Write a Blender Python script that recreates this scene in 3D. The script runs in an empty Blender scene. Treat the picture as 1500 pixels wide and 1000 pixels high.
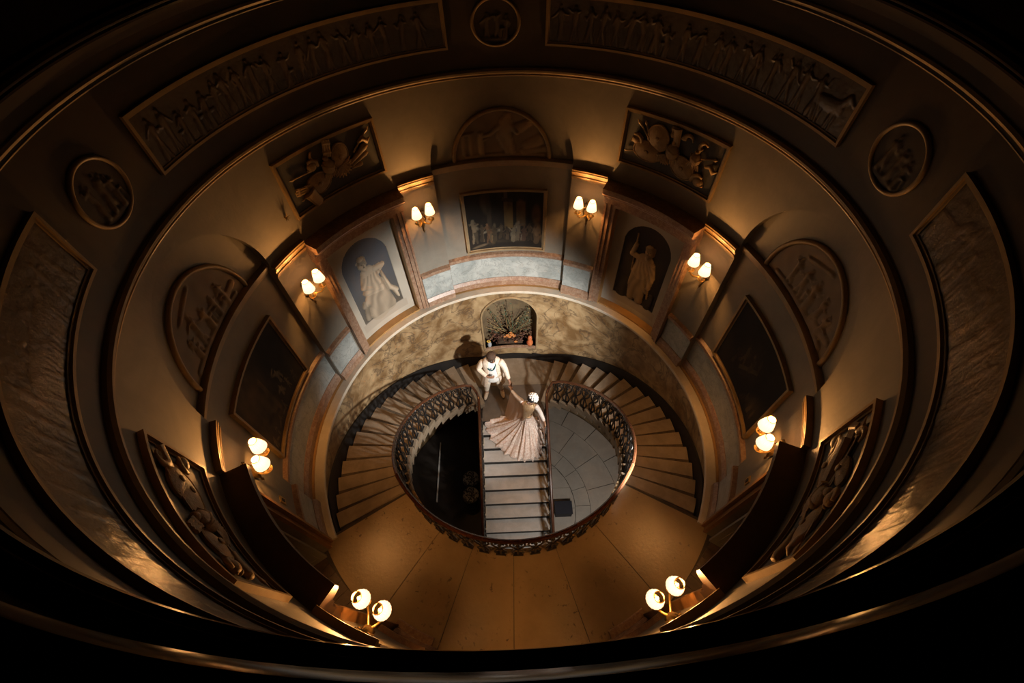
import bpy, bmesh, math, random
import numpy as np
from mathutils import Vector, Matrix

scene = bpy.context.scene
col = scene.collection
sin, cos, PI = math.sin, math.cos, math.pi
rad = math.radians
random.seed(7)

# ------------------------------------------------------------------ camera
# z = 0 is the first-floor landing, the axis of the round stair hall is x = y = 0, +y is the far wall
PITCH, ROLL = rad(54.01), rad(-2.406)
fwd = Vector((0, cos(PITCH), -sin(PITCH)))
up0 = Vector((0, sin(PITCH), cos(PITCH)))
rt0 = Vector((1, 0, 0))
rt = rt0 * cos(ROLL) + up0 * sin(ROLL)
upv = up0 * cos(ROLL) - rt0 * sin(ROLL)
cam_d = bpy.data.cameras.new('camera')
cam = bpy.data.objects.new('camera', cam_d)
col.objects.link(cam)
cam_d.sensor_width = 36.0
cam_d.lens = 15.643
cam_d.clip_start = 0.02
cam_d.clip_end = 100
m = Matrix((rt, upv, -fwd)).transposed().to_4x4()
m.translation = Vector((0.041, -3.382, 7.346))
cam.matrix_world = m
scene.camera = cam

# ------------------------------------------------------------------ world, lights, exposure
world = bpy.data.worlds.new('night')
scene.world = world
world.use_nodes = True
world.node_tree.nodes['Background'].inputs[0].default_value = (1.0, 0.72, 0.42, 1)
world.node_tree.nodes['Background'].inputs[1].default_value = 0.0004

SCONCE_W = 68.0
SCONCE_COL = (1.0, 0.435, 0.12)

def lamp(name, kind, loc, energy, color, aim=None, **kw):
    d = bpy.data.lights.new(name, kind)
    d.energy = energy
    d.color = color
    for k, v in kw.items():
        setattr(d, k, v)
    o = bpy.data.objects.new(name, d)
    o.location = loc
    if aim is not None:
        o.rotation_euler = (Vector(aim) - Vector(loc)).to_track_quat('-Z', 'Y').to_euler()
    col.objects.link(o)
    return o

# the photographer's hand lamp by the right-hand door of the landing, thrown across the well
lamp('hand_lamp', 'SPOT', (2.32, -1.62, 1.42), 2300, (1.0, 0.95, 0.90), aim=(-0.75, 2.45, -1.05),
     spot_size=rad(72), spot_blend=0.75, shadow_soft_size=0.13)
# lamp of the ground-floor hall, under the landing
lamp('hall_lamp', 'SPOT', (1.35, -1.75, -0.7), 190, (1.0, 0.92, 0.84), aim=(0.75, 0.35, -4.9),
     spot_size=rad(74), spot_blend=0.7, shadow_soft_size=0.12)

scene.view_settings.view_transform = 'Standard'
scene.view_settings.look = 'None'
scene.view_settings.exposure = 0.0
scene.view_settings.gamma = 1.0
scene.view_settings.use_curve_mapping = False

# ------------------------------------------------------------------ materials
MATS = {}

def mat(name, base, rough=0.6, metal=0.0, c2=None, scale=4.0, detail=6.0, c3=None, vein=0.0, vscale=3.0,
        bump=0.0, bscale=40.0, attr=False, emit=None, estr=0.0, lo=0.4, hi=0.62, spec=0.5, dist=1.5, trans=0.0):
    mt = bpy.data.materials.new(name)
    mt.use_nodes = True
    nt = mt.node_tree
    N, L = nt.nodes, nt.links
    b = N['Principled BSDF']
    b.inputs['Roughness'].default_value = rough
    b.inputs['Metallic'].default_value = metal
    b.inputs['Specular IOR Level'].default_value = spec
    b.inputs['Base Color'].default_value = (*base, 1)
    tc = N.new('ShaderNodeTexCoord')
    out = None
    if attr:
        a = N.new('ShaderNodeAttribute')
        a.attribute_name = 'Col'
        out = a.outputs['Color']
    elif c2 is not None:
        nz = N.new('ShaderNodeTexNoise')
        nz.inputs['Scale'].default_value = scale
        nz.inputs['Detail'].default_value = detail
        nz.inputs['Roughness'].default_value = 0.62
        nz.inputs['Distortion'].default_value = dist * 0.3
        L.new(tc.outputs['Object'], nz.inputs['Vector'])
        rp = N.new('ShaderNodeValToRGB')
        rp.color_ramp.elements[0].position = lo
        rp.color_ramp.elements[1].position = hi
        rp.color_ramp.elements[0].color = (*base, 1)
        rp.color_ramp.elements[1].color = (*c2, 1)
        L.new(nz.outputs['Fac'], rp.inputs['Fac'])
        out = rp.outputs['Color']
    if c3 is not None and vein > 0:
        n2 = N.new('ShaderNodeTexNoise')
        n2.inputs['Scale'].default_value = vscale
        n2.inputs['Detail'].default_value = 8
        n2.inputs['Roughness'].default_value = 0.6
        n2.inputs['Distortion'].default_value = dist
        L.new(tc.outputs['Object'], n2.inputs['Vector'])
        ms = N.new('ShaderNodeMath'); ms.operation = 'SUBTRACT'; ms.inputs[1].default_value = 0.5
        L.new(n2.outputs['Fac'], ms.inputs[0])
        ab = N.new('ShaderNodeMath'); ab.operation = 'ABSOLUTE'
        L.new(ms.outputs[0], ab.inputs[0])
        mr = N.new('ShaderNodeMapRange')
        mr.inputs['From Min'].default_value = 0.0
        mr.inputs['From Max'].default_value = 0.028
        mr.inputs['To Min'].default_value = vein
        mr.inputs['To Max'].default_value = 0.0
        L.new(ab.outputs[0], mr.inputs['Value'])
        mx = N.new('ShaderNodeMix'); mx.data_type = 'RGBA'
        L.new(mr.outputs[0], mx.inputs['Factor'])
        if out is not None:
            L.new(out, mx.inputs[6])
        else:
            mx.inputs[6].default_value = (*base, 1)
        mx.inputs[7].default_value = (*c3, 1)
        out = mx.outputs[2]
    if out is not None:
        L.new(out, b.inputs['Base Color'])
    if bump > 0:
        n3 = N.new('ShaderNodeTexNoise')
        n3.inputs['Scale'].default_value = bscale
        n3.inputs['Detail'].default_value = 5
        L.new(tc.outputs['Object'], n3.inputs['Vector'])
        bp = N.new('ShaderNodeBump')
        bp.inputs['Strength'].default_value = bump
        bp.inputs['Distance'].default_value = 0.02
        L.new(n3.outputs['Fac'], bp.inputs['Height'])
        L.new(bp.outputs['Normal'], b.inputs['Normal'])
    if emit is not None:
        b.inputs['Emission Color'].default_value = (*emit, 1)
        b.inputs['Emission Strength'].default_value = estr
    if trans > 0:
        b.inputs['Alpha'].default_value = 1 - trans
    MATS[name] = mt
    return mt

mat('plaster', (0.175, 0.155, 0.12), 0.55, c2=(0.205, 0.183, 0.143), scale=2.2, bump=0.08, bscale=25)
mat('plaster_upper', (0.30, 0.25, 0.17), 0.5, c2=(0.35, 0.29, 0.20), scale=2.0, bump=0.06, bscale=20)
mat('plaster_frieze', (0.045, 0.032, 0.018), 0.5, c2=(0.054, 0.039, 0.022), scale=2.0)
mat('gilt', (0.30, 0.20, 0.085), 0.42, metal=0.15, c2=(0.25, 0.16, 0.06), scale=9)
mat('moulding', (0.30, 0.215, 0.115), 0.45, c2=(0.25, 0.175, 0.09), scale=6)
mat('gold_marble', (0.15, 0.085, 0.034), 0.38, c2=(0.36, 0.255, 0.135), scale=2.6, detail=12, c3=(0.07, 0.045, 0.028), vein=0.8,
    vscale=1.15, dist=1.2, lo=0.38, hi=0.62)
mat('blue_marble', (0.27, 0.295, 0.28), 0.35, c2=(0.40, 0.42, 0.395), scale=2.5, c3=(0.17, 0.185, 0.165), vein=0.6, vscale=2.6, dist=2.5)
mat('rose_marble', (0.23, 0.13, 0.078), 0.4, c2=(0.33, 0.225, 0.15), scale=16, c3=(0.17, 0.08, 0.05), vein=0.55, vscale=7, dist=2)
mat('brown_ledge', (0.30, 0.175, 0.06), 0.5, c2=(0.34, 0.20, 0.075), scale=6)
mat('pale_stone', (0.50, 0.44, 0.34), 0.55, c2=(0.56, 0.50, 0.40), scale=5, bump=0.1)
mat('tread_grey', (0.40, 0.375, 0.34), 0.6, c2=(0.47, 0.445, 0.41), scale=4, bump=.15)
mat('step_stone', (0.225, 0.17, 0.11), 0.6, c2=(0.285, 0.22, 0.15), scale=4, bump=0.15, bscale=30)
mat('black_paint', (0.006, 0.005, 0.0045), 0.6)
mat('iron', (0.018, 0.015, 0.013), 0.38, metal=0.4)
mat('mahogany', (0.05, 0.018, 0.008), 0.22, c2=(0.075, 0.028, 0.012), scale=12)
mat('dark_wood_rail', (0.010, 0.006, 0.0035), 0.17)
mat('door_wood', (0.26, 0.13, 0.045), 0.35, c2=(0.19, 0.09, 0.03), scale=7, dist=4)
mat('hood_wood', (0.10, 0.05, 0.02), 0.45, c2=(0.075, 0.037, 0.015), scale=7, dist=4)
mat('plank_dark', (0.055, 0.035, 0.022), 0.45, c2=(0.08, 0.052, 0.033), scale=8, dist=4)
mat('door_paint', (0.23, 0.21, 0.17), 0.5)
mat('brass', (0.55, 0.36, 0.12), 0.3, metal=0.9)
mat('brass_dark', (0.19, 0.12, 0.045), 0.35, metal=0.8)
mat('candle', (0.75, 0.66, 0.45), 0.5)
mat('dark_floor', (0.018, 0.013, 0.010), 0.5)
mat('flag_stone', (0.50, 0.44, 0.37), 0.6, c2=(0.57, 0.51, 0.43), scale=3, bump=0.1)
mat('paving_bed', (0.17, 0.155, 0.135), 0.8)
mat('joint', (0.05, 0.04, 0.03), 0.9)
mat('speckle_stone', (0.05, 0.055, 0.05), 0.4, c2=(0.12, 0.13, 0.12), scale=60)
mat('painted', (1, 1, 1), 0.7, attr=True, spec=0.25)
mat('painted_gloss', (1, 1, 1), 0.34, attr=True, bump=0.22, bscale=22, spec=0.9)
mat('relief_stone', (1, 1, 1), 0.6, attr=True)
mat('trophy', (0.40, 0.265, 0.115), 0.5, c2=(0.32, 0.205, 0.085), scale=14, bump=0.3, bscale=60)
mat('trophy_ground', (0.062, 0.058, 0.05), 0.6, c2=(0.075, 0.07, 0.06), scale=5)
mat('white_paint', (0.60, 0.58, 0.54), 0.5)
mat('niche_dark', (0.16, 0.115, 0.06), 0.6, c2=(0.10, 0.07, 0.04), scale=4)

mat('stool_fabric', (0.05, 0.045, 0.04), 0.7, c2=(0.55, 0.53, 0.50), scale=14, lo=0.5, hi=0.54, dist=3)
mat('navy', (0.012, 0.015, 0.028), 0.6)
mat('twig', (0.11, 0.065, 0.03), 0.7)
mat('dry_leaf', (0.30, 0.19, 0.07), 0.7)
mat('green_leaf', (0.07, 0.10, 0.055), 0.6)
mat('wine_leaf', (0.085, 0.032, 0.025), 0.65, c2=(0.14, 0.07, 0.03), scale=9)
mat('orange_petal', (0.55, 0.18, 0.04), 0.6)
mat('yellow_petal', (0.68, 0.40, 0.05), 0.6)
mat('gourd', (0.42, 0.10, 0.04), 0.45, c2=(0.52, 0.20, 0.06), scale=8)
mat('grey_glass', (0.32, 0.34, 0.36), 0.2)

mat('skin_brown', (0.27, 0.135, 0.075), 0.5)
mat('skin_tan', (0.40, 0.22, 0.125), 0.5)
mat('lip_brown', (0.24, 0.085, 0.06), 0.4)
mat('lip_red', (0.35, 0.05, 0.045), 0.4)
mat('eye_white', (0.7, 0.68, 0.62), 0.3)
mat('hair_brown', (0.075, 0.040, 0.020), 0.75, c2=(0.04, 0.02, 0.01), scale=60, bump=.5, bscale=120)
mat('hair_black', (0.010, 0.008, 0.008), 0.65)
mat('cream_cloth', (0.74, 0.66, 0.54), 0.75, bump=0.1)
mat('cream_shoe', (0.58, 0.46, 0.33), 0.5)
mat('white_cloth', (0.78, 0.78, 0.74), 0.75)
mat('cream_brocade', (0.66, 0.53, 0.41), 0.7, c2=(0.78, 0.67, 0.54), scale=30, bump=0.2, bscale=60)
mat('teal_bead', (0.006, 0.055, 0.065), 0.3)
mat('white_flower', (0.78, 0.76, 0.72), 0.8)
mat('gold_blouse', (0.50, 0.30, 0.14), 0.4, metal=0.25, c2=(0.62, 0.45, 0.28), scale=40, bump=0.3, bscale=90)
mat('lace', (0.80, 0.69, 0.61), 0.7, c2=(0.90, 0.82, 0.75), scale=45, bump=0.3, bscale=90)
mat('gown', (0.68, 0.50, 0.41), 0.62, c2=(0.90, 0.80, 0.71), scale=26, dist=2, lo=.42, hi=.6, bump=0.35, bscale=70)
mat('veil', (0.74, 0.56, 0.48), 0.7, trans=0.32)
mat('slab_dark', (0.12, 0.092, 0.068), 0.6, c2=(0.15, 0.115, 0.085), scale=5)
mat('tread_shade', (0.075, 0.052, 0.03), 0.8, c2=(0.11, 0.078, 0.046), scale=9)  # dark tone of the shadow bands painted on the treads

# landing floor: warm stone slabs with worn dark blots
def landing_mat():
    mt = bpy.data.materials.new('landing_stone'); mt.use_nodes = True
    N, L = mt.node_tree.nodes, mt.node_tree.links
    b = N['Principled BSDF']; b.inputs['Roughness'].default_value = 0.30
    tc = N.new('ShaderNodeTexCoord')
    def noise(s, d=6, r=0.6, ds=0.0):
        n = N.new('ShaderNodeTexNoise'); n.inputs['Scale'].default_value = s; n.inputs['Detail'].default_value = d
        n.inputs['Roughness'].default_value = r; n.inputs['Distortion'].default_value = ds
        L.new(tc.outputs['Object'], n.inputs['Vector']); return n.outputs['Fac']
    def ramp(f, a, c, ca, cb):
        r = N.new('ShaderNodeValToRGB'); r.color_ramp.elements[0].position = a; r.color_ramp.elements[1].position = c
        r.color_ramp.elements[0].color = (*ca, 1); r.color_ramp.elements[1].color = (*cb, 1); L.new(f, r.inputs['Fac']); return r.outputs['Color']
    base = ramp(noise(2.0), 0.35, 0.7, (0.215, 0.15, 0.078), (0.285, 0.205, 0.115))
    blot = ramp(noise(13, 6, 0.62, 0.5), 0.60, 0.64, (0, 0, 0), (1, 1, 1))
    zone = ramp(noise(1.7, 2), 0.46, 0.58, (0, 0, 0), (1, 1, 1))
    mul = N.new('ShaderNodeMath'); mul.operation = 'MULTIPLY'
    L.new(blot, mul.inputs[0]); L.new(zone, mul.inputs[1])
    m2 = N.new('ShaderNodeMath'); m2.operation = 'MULTIPLY'; m2.inputs[1].default_value = 0.85
    L.new(mul.outputs[0], m2.inputs[0])
    mx = N.new('ShaderNodeMix'); mx.data_type = 'RGBA'
    L.new(m2.outputs[0], mx.inputs['Factor']); L.new(base, mx.inputs[6]); mx.inputs[7].default_value = (0.06, 0.035, 0.018, 1)
    L.new(mx.outputs[2], b.inputs['Base Color'])
    bp = N.new('ShaderNodeBump'); bp.inputs['Strength'].default_value = 0.15; bp.inputs['Distance'].default_value = 0.02
    L.new(noise(22), bp.inputs['Height']); L.new(bp.outputs['Normal'], b.inputs['Normal'])
    MATS['landing_stone'] = mt
landing_mat()

def shade_mat():
    mt = bpy.data.materials.new('lamp_shade'); mt.use_nodes = True
    nt = mt.node_tree; N, L = nt.nodes, nt.links
    N.remove(N['Principled BSDF'])
    d = N.new('ShaderNodeBsdfDiffuse'); d.inputs[0].default_value = (0.16, 0.12, 0.07, 1)
    t = N.new('ShaderNodeBsdfTranslucent'); t.inputs[0].default_value = (0.8, 0.60, 0.34, 1)
    e = N.new('ShaderNodeEmission'); e.inputs[0].default_value = (1.0, 0.80, 0.50, 1); e.inputs[1].default_value = 1.3
    mx = N.new('ShaderNodeMixShader'); mx.inputs[0].default_value = 0.035
    L.new(d.outputs[0], mx.inputs[1]); L.new(t.outputs[0], mx.inputs[2])
    ad = N.new('ShaderNodeAddShader'); L.new(mx.outputs[0], ad.inputs[0]); L.new(e.outputs[0], ad.inputs[1])
    L.new(ad.outputs[0], N['Material Output'].inputs[0])
    MATS['lamp_shade'] = mt
shade_mat()
mat('bulb', (1, 0.9, 0.7), 0.4, emit=(1.0, 0.78, 0.42), estr=12)

# ------------------------------------------------------------------ helpers
ORG = {}

def pt(az, r, z):
    a = rad(az)
    return (r * sin(a), r * cos(a), z)

def link_mesh(name, verts, faces, material, smooth=False, fix=True, colors=None):
    me = bpy.data.meshes.new(name)
    me.from_pydata([tuple(v) for v in verts], [], faces)
    if fix:
        bm = bmesh.new(); bm.from_mesh(me)
        bmesh.ops.recalc_face_normals(bm, faces=bm.faces)
        bm.to_mesh(me); bm.free()
    if colors is not None:
        ca = me.color_attributes.new('Col', 'FLOAT_COLOR', 'POINT')
        c4 = np.ones((len(verts), 4), dtype=np.float32); c4[:, :3] = colors
        ca.data.foreach_set('color', c4.ravel())
    if smooth:
        me.polygons.foreach_set('use_smooth', [True] * len(me.polygons))
        if smooth == 'auto':
            try:
                me.set_sharp_from_angle(angle=rad(38))
            except Exception:
                pass
    me.materials.append(MATS[material])
    o = bpy.data.objects.new(name, me)
    col.objects.link(o)
    return o

def thing(name, label, cat, loc, group=None, rotz=0.0):
    o = bpy.data.objects.new(name, None)
    o.empty_display_size = 0.1
    col.objects.link(o)
    o.location = loc
    o.rotation_euler = (0, 0, rotz)
    o['label'] = label; o['category'] = cat
    if group:
        o['group'] = group
    ORG[o.name] = Vector(loc)
    return o

def part(name, vf, material, parent, smooth=False, local=False, colors=None, label=None, fix=True):
    org = ORG[parent.name]
    v = vf[0] if local else [(p[0] - org.x, p[1] - org.y, p[2] - org.z) for p in vf[0]]
    o = link_mesh(name, v, vf[1], material, smooth, fix, colors)
    o.parent = parent
    ORG[o.name] = org
    if label:
        o['label'] = label
    return o

def solo(name, vf, material, label, cat, loc, group=None, smooth=False, colors=None, fix=True):
    v = [(p[0] - loc[0], p[1] - loc[1], p[2] - loc[2]) for p in vf[0]]
    o = link_mesh(name, v, vf[1], material, smooth, fix, colors)
    o.location = loc
    o['label'] = label; o['category'] = cat
    if group:
        o['group'] = group
    ORG[o.name] = Vector(loc)
    return o

def struct(name, vf, material, label=None, smooth=False, fix=True):
    o = link_mesh(name, vf[0], vf[1], material, smooth, fix)
    o['kind'] = 'structure'
    o['label'] = label or name.replace('_', ' ')
    ORG[o.name] = Vector((0, 0, 0))
    return o

def copy_tree(o, parent=None):
    c = o.copy(); col.objects.link(c); c.parent = parent
    for ch in list(o.children):
        copy_tree(ch, c)
    return c

def join(*vfs):
    V, F = [], []
    for v, f in vfs:
        k = len(V)
        V += list(v); F += [tuple(i + k for i in q) for q in f]
    return V, F

def sweep_arc(a0, a1, prof, step=2.0, closed=False):
    n = max(2, int(math.ceil(abs(a1 - a0) / step)) + 1)
    if closed:
        n -= 1
    V, F = [], []
    m_ = len(prof)
    for i in range(n):
        a = a0 + (a1 - a0) * i / (n if closed else n - 1)
        V += [pt(a, r, z) for r, z in prof]
    for i in range(n if closed else n - 1):
        j = (i + 1) % n
        for k in range(m_):
            l = (k + 1) % m_
            F.append((i * m_ + k, i * m_ + l, j * m_ + l, j * m_ + k))
    if not closed:
        F.append(tuple(range(m_)))
        F.append(tuple((n - 1) * m_ + k for k in range(m_)))
    return V, F

def arc_box(a0, a1, r0, r1, z0, z1, step=2.0):
    return sweep_arc(a0, a1, [(r0, z0), (r1, z0), (r1, z1), (r0, z1)], step)

def arc_patch(a0, a1, r, z0, z1, step=2.0):
    n = max(2, int(math.ceil(abs(a1 - a0) / step)) + 1)
    V, F = [], []
    for i in range(n):
        a = a0 + (a1 - a0) * i / (n - 1)
        V += [pt(a, r, z0), pt(a, r, z1)]
    for i in range(n - 1):
        F.append((2 * i, 2 * i + 1, 2 * i + 3, 2 * i + 2))
    return V, F

def box(c, s, rz=0.0):
    V = []
    for dx in (-.5, .5):
        for dy in (-.5, .5):
            for dz in (-.5, .5):
                x, y = dx * s[0], dy * s[1]
                V.append((c[0] + x * cos(rz) - y * sin(rz), c[1] + x * sin(rz) + y * cos(rz), c[2] + dz * s[2]))
    return V, [(0, 1, 3, 2), (4, 6, 7, 5), (0, 4, 5, 1), (2, 3, 7, 6), (0, 2, 6, 4), (1, 5, 7, 3)]

def prism(poly, z0, z1):
    n = len(poly)
    V = [(p[0], p[1], z0) for p in poly] + [(p[0], p[1], z1) for p in poly]
    F = [tuple(range(n))[::-1], tuple(range(n, 2 * n))]
    for i in range(n):
        j = (i + 1) % n
        F.append((i, j, n + j, n + i))
    return V, F

def tube(path, radius, sides=6, cap=True, closed=False, flat=1.0):
    P = [Vector(p) for p in path]
    n = len(P)
    R = radius if isinstance(radius, (list, tuple)) else [radius] * n
    V, F = [], []
    nrm = None
    for i in range(n):
        if closed:
            t = (P[(i + 1) % n] - P[i - 1]).normalized()
        else:
            t = (P[min(i + 1, n - 1)] - P[max(i - 1, 0)]).normalized()
        if nrm is None:
            ref = Vector((0, 0, 1)) if abs(t.z) < 0.9 else Vector((1, 0, 0))
            nrm = (ref - t * ref.dot(t)).normalized()
        else:
            nrm = (nrm - t * nrm.dot(t))
            nrm = nrm.normalized() if nrm.length > 1e-6 else t.orthogonal().normalized()
        b = t.cross(nrm)
        for k in range(sides):
            a = 2 * PI * k / sides
            V.append(P[i] + (nrm * cos(a) * flat + b * sin(a)) * R[i])
    for i in range(n if closed else n - 1):
        j = (i + 1) % n
        for k in range(sides):
            l = (k + 1) % sides
            F.append((i * sides + k, i * sides + l, j * sides + l, j * sides + k))
    if cap and not closed:
        F.append(tuple(range(sides))[::-1])
        F.append(tuple((n - 1) * sides + k for k in range(sides)))
    return [tuple(v) for v in V], F

def sweep_path(path, sec, closed=False):
    """section (a, b): a sideways, b up; kept level"""
    P = [Vector(p) for p in path]
    n = len(P); m_ = len(sec)
    V, F = [], []
    for i in range(n):
        t = (P[min(i + 1, n - 1)] - P[max(i - 1, 0)])
        s = t.cross(Vector((0, 0, 1)))
        s = s.normalized() if s.length > 1e-6 else Vector((1, 0, 0))
        u = s.cross(t).normalized()
        V += [tuple(P[i] + s * a + u * b) for a, b in sec]
    for i in range(n - 1):
        for k in range(m_):
            l = (k + 1) % m_
            F.append((i * m_ + k, i * m_ + l, (i + 1) * m_ + l, (i + 1) * m_ + k))
    F.append(tuple(range(m_))); F.append(tuple((n - 1) * m_ + k for k in range(m_)))
    return V, F

def lathe(prof, c=(0, 0, 0), n=12, close=True):
    V, F = [], []
    for r, z in prof:
        for k in range(n):
            a = 2 * PI * k / n
            V.append((c[0] + r * cos(a), c[1] + r * sin(a), c[2] + z))
    m_ = len(prof)
    for i in range(m_ - 1):
        for k in range(n):
            l = (k + 1) % n
            F.append((i * n + k, i * n + l, (i + 1) * n + l, (i + 1) * n + k))
    if close:
        F.append(tuple(range(n))[::-1]); F.append(tuple((m_ - 1) * n + k for k in range(n)))
    return V, F

def ellipsoid(c, s, n=12, m_=8, rot=None):
    V, F = [], []
    R = rot or Matrix.Identity(3)
    C = Vector(c)
    V.append(tuple(C + R @ Vector((0, 0, s[2]))))
    for i in range(1, m_):
        th = PI * i / m_
        for k in range(n):
            a = 2 * PI * k / n
            V.append(tuple(C + R @ Vector((s[0] * sin(th) * cos(a), s[1] * sin(th) * sin(a), s[2] * cos(th)))))
    V.append(tuple(C + R @ Vector((0, 0, -s[2]))))
    for k in range(n):
        F.append((0, 1 + k, 1 + (k + 1) % n))
    for i in range(m_ - 2):
        for k in range(n):
            l = (k + 1) % n
            F.append((1 + i * n + k, 1 + (i + 1) * n + k, 1 + (i + 1) * n + l, 1 + i * n + l))
    e = len(V) - 1
    b = 1 + (m_ - 2) * n
    for k in range(n):
        F.append((e, b + (k + 1) % n, b + k))
    return V, F

def frame_sector(a0, a1, z0, z1, rw, w, d):
    """picture-frame moulding on a round wall of radius rw; w wide, d proud"""
    dg = lambda s: math.degrees(s / rw)
    w6 = .55 * w
    a0, a1 = min(a0, a1), max(a0, a1)
    return join(
        sweep_arc(a0, a1, [(rw, z1), (rw - d, z1), (rw - d, z1 - w6), (rw - .5 * d, z1 - w6 - .1 * w), (rw - .5 * d, z1 - w), (rw, z1 - w)]),
        sweep_arc(a0, a1, [(rw, z0), (rw - d, z0), (rw - d, z0 + w6), (rw - .5 * d, z0 + w6 + .1 * w), (rw - .5 * d, z0 + w), (rw, z0 + w)]),
        arc_box(a0, a0 + dg(w6), rw, rw - d, z0 + w6, z1 - w6), arc_box(a0 + dg(w6), a0 + dg(w), rw, rw - .5 * d, z0 + w6, z1 - w6),
        arc_box(a1 - dg(w6), a1, rw, rw - d, z0 + w6, z1 - w6), arc_box(a1 - dg(w), a1 - dg(w6), rw, rw - .5 * d, z0 + w6, z1 - w6))

# ------------------------------------------------------------------ the round wall, first floor
RP, RR = 3.44, 3.55          # pier face, recessed bay face
ZT = 4.47
HALF = 19.8                  # half width of an arched bay, degrees
ARCH_Z, ARCH_H = 3.10, 1.17

def wall_mesh():
    parts = []
    bays = (0, 90, 180, 270)
    for c in bays:
        n = 40
        V, F = [], []
        for i in range(n + 1):
            t = -cos(PI * i / n)
            da = HALF * t
            za = ARCH_Z + ARCH_H * math.sqrt(max(0, 1 - t * t))
            a = c + da
            V += [pt(a, RP, ZT), pt(a, RP, za), pt(a, RR, za), pt(a, RR, 0.0)]
        for i in range(n):
            k = 4 * i
            for j in range(3):
                F.append((k + j, k + j + 1, k + 5 + j, k + 4 + j))
        parts.append((V, F))
        for s in (-1, 1):
            a = c + s * HALF
            parts.append(([pt(a, RP, 0), pt(a, RR, 0), pt(a, RR, ARCH_Z), pt(a, RP, ARCH_Z)], [(0, 1, 2, 3)]))
    for c in (45, 135, 225, 315):
        d0 = 45 - HALF
        hw = 11.2 if c in (45, 315) else 12.5
        zt = 2.56 if c in (45, 315) else 2.5
        zb = 0.10 if c in (45, 315) else 0.0
        rb = 3.60 if c in (45, 315) else 3.80
        parts.append(arc_patch(c - d0, c - hw, RP, 0, ZT))
        parts.append(arc_patch(c + hw, c + d0, RP, 0, ZT))
        parts.append(arc_patch(c - hw, c + hw, RP, zt, ZT))
        for s in (-1, 1):
            a = c + s * hw
            parts.append(([pt(a, RP, zb), pt(a, rb, zb), pt(a, rb, zt), pt(a, RP, zt)], [(0, 1, 2, 3)]))
        V, F = sweep_arc(c - hw, c + hw, [(RP, zt), (rb, zt)])
        parts.append((V, [f for f in F if len(f) == 4]))
        if zb > 0:
            parts.append(arc_patch(c - hw, c + hw, rb, zb, zt))
    return join(*parts)

wall = struct('wall_round', wall_mesh(), 'plaster', 'round plaster wall with shallow arched bays', fix=False)
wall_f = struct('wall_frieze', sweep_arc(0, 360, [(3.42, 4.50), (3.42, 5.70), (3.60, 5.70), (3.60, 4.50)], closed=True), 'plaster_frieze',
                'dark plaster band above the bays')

SEG_P = []
for c in (45, 135, 225, 315):
    SEG_P += [(c - 25.2, c - 14.8), (c + 14.8, c + 25.2)]
for a0, a1 in SEG_P:
    part('skirting', sweep_arc(a0, a1, [(RP, 0.0), (RP - .07, 0.0), (RP - .07, .20), (RP - .03, .27), (RP, .27)]), 'rose_marble', wall)
    part('dado_panel', arc_box(a0 + .15, a1 - .15, RP + .01, RP - .018, .27, .86), 'blue_marble', wall)
    part('dado_rail', sweep_arc(a0, a1, [(RP, .86), (RP - .03, .86), (RP - .06, .91), (RP - .06, .97), (RP, 1.0)]), 'rose_marble', wall)
    part('impost_cornice', sweep_arc(a0, a1, [(RP, 2.86), (RP - .015, 2.86), (RP - .018, 2.895), (RP - .034, 2.90), (RP - .036, 2.925), (RP - .026, 2.935), (RP - .030, 2.975),
                                              (RP - .058, 2.99), (RP - .062, 3.02), (RP - .052, 3.03), (RP - .066, 3.04), (RP - .066, 3.06), (RP, 3.065)]), 'gilt', wall, smooth='auto')
for c in (0, 90, 180, 270):
    a0, a1 = c - HALF, c + HALF
    part('skirting', sweep_arc(a0, a1, [(RR, .05), (RR - .07, .05), (RR - .07, .20), (RR - .03, .27), (RR, .27)]), 'rose_marble', wall)
    part('dado_panel', arc_box(a0, a1, RR + .01, RR - .018, .27, .86), 'blue_marble', wall)
    part('dado_rail', sweep_arc(a0, a1, [(RR, .86), (RR - .03, .86), (RR - .06, .91), (RR - .06, .97), (RR, 1.0)]), 'rose_marble', wall)
    part('impost_cornice', sweep_arc(a0, a1, [(RR, 2.95), (RR - .02, 2.95), (RR - .03, 3.0), (RR - .06, 3.02), (RR - .07, 3.08), (RR - .05, 3.10), (RR, 3.11)]),
         'moulding', wall, smooth='auto')

# hoods over the four statue panels / doors with their moulded surrounds
for c, nm in ((45, 'statue'), (315, 'statue'), (135, 'door'), (225, 'door')):
    mtl = 'rose_marble' if nm == 'statue' else 'door_wood'
    htl = 'rose_marble' if nm == 'statue' else 'hood_wood'
    hood = [(RP, 2.60), (RP - .09, 2.60), (RP - .09, 2.70), (RP - .13, 2.74), (RP - .14, 2.80), (RP - .23, 2.84), (RP - .25, 2.87), (RP - .25, 2.96), (RP, 2.99)]
    h = part('hood_cornice', sweep_arc(c - 14.8, c + 14.8, hood), htl, wall)
    z0 = 0.10 if nm == 'statue' else 0.0
    hw = 11.2 if nm == 'statue' else 12.5
    for s in (-1, 1):
        part('architrave', join(arc_box(c + s * hw, c + s * (hw + 1.3), RP, RP - .05, z0, 2.60),
                                arc_box(c + s * (hw + 1.3), c + s * 13.7, RP, RP - .08, z0, 2.60),
                                arc_box(c + s * 13.7, c + s * 14.4, RP, RP - .10, z0, 2.60)), mtl, wall)
    if nm == 'statue':
        for s in (-1, 1):
            part('reveal', arc_box(c + s * (hw - .12), c + s * (hw + .05), 3.40, 3.585, .1, 2.55), 'brown_ledge', wall)
    part('architrave', arc_box(c - hw, c + hw, RP, RP - .06, 2.47 if nm == 'door' else 2.53, 2.61), mtl, wall)

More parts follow.
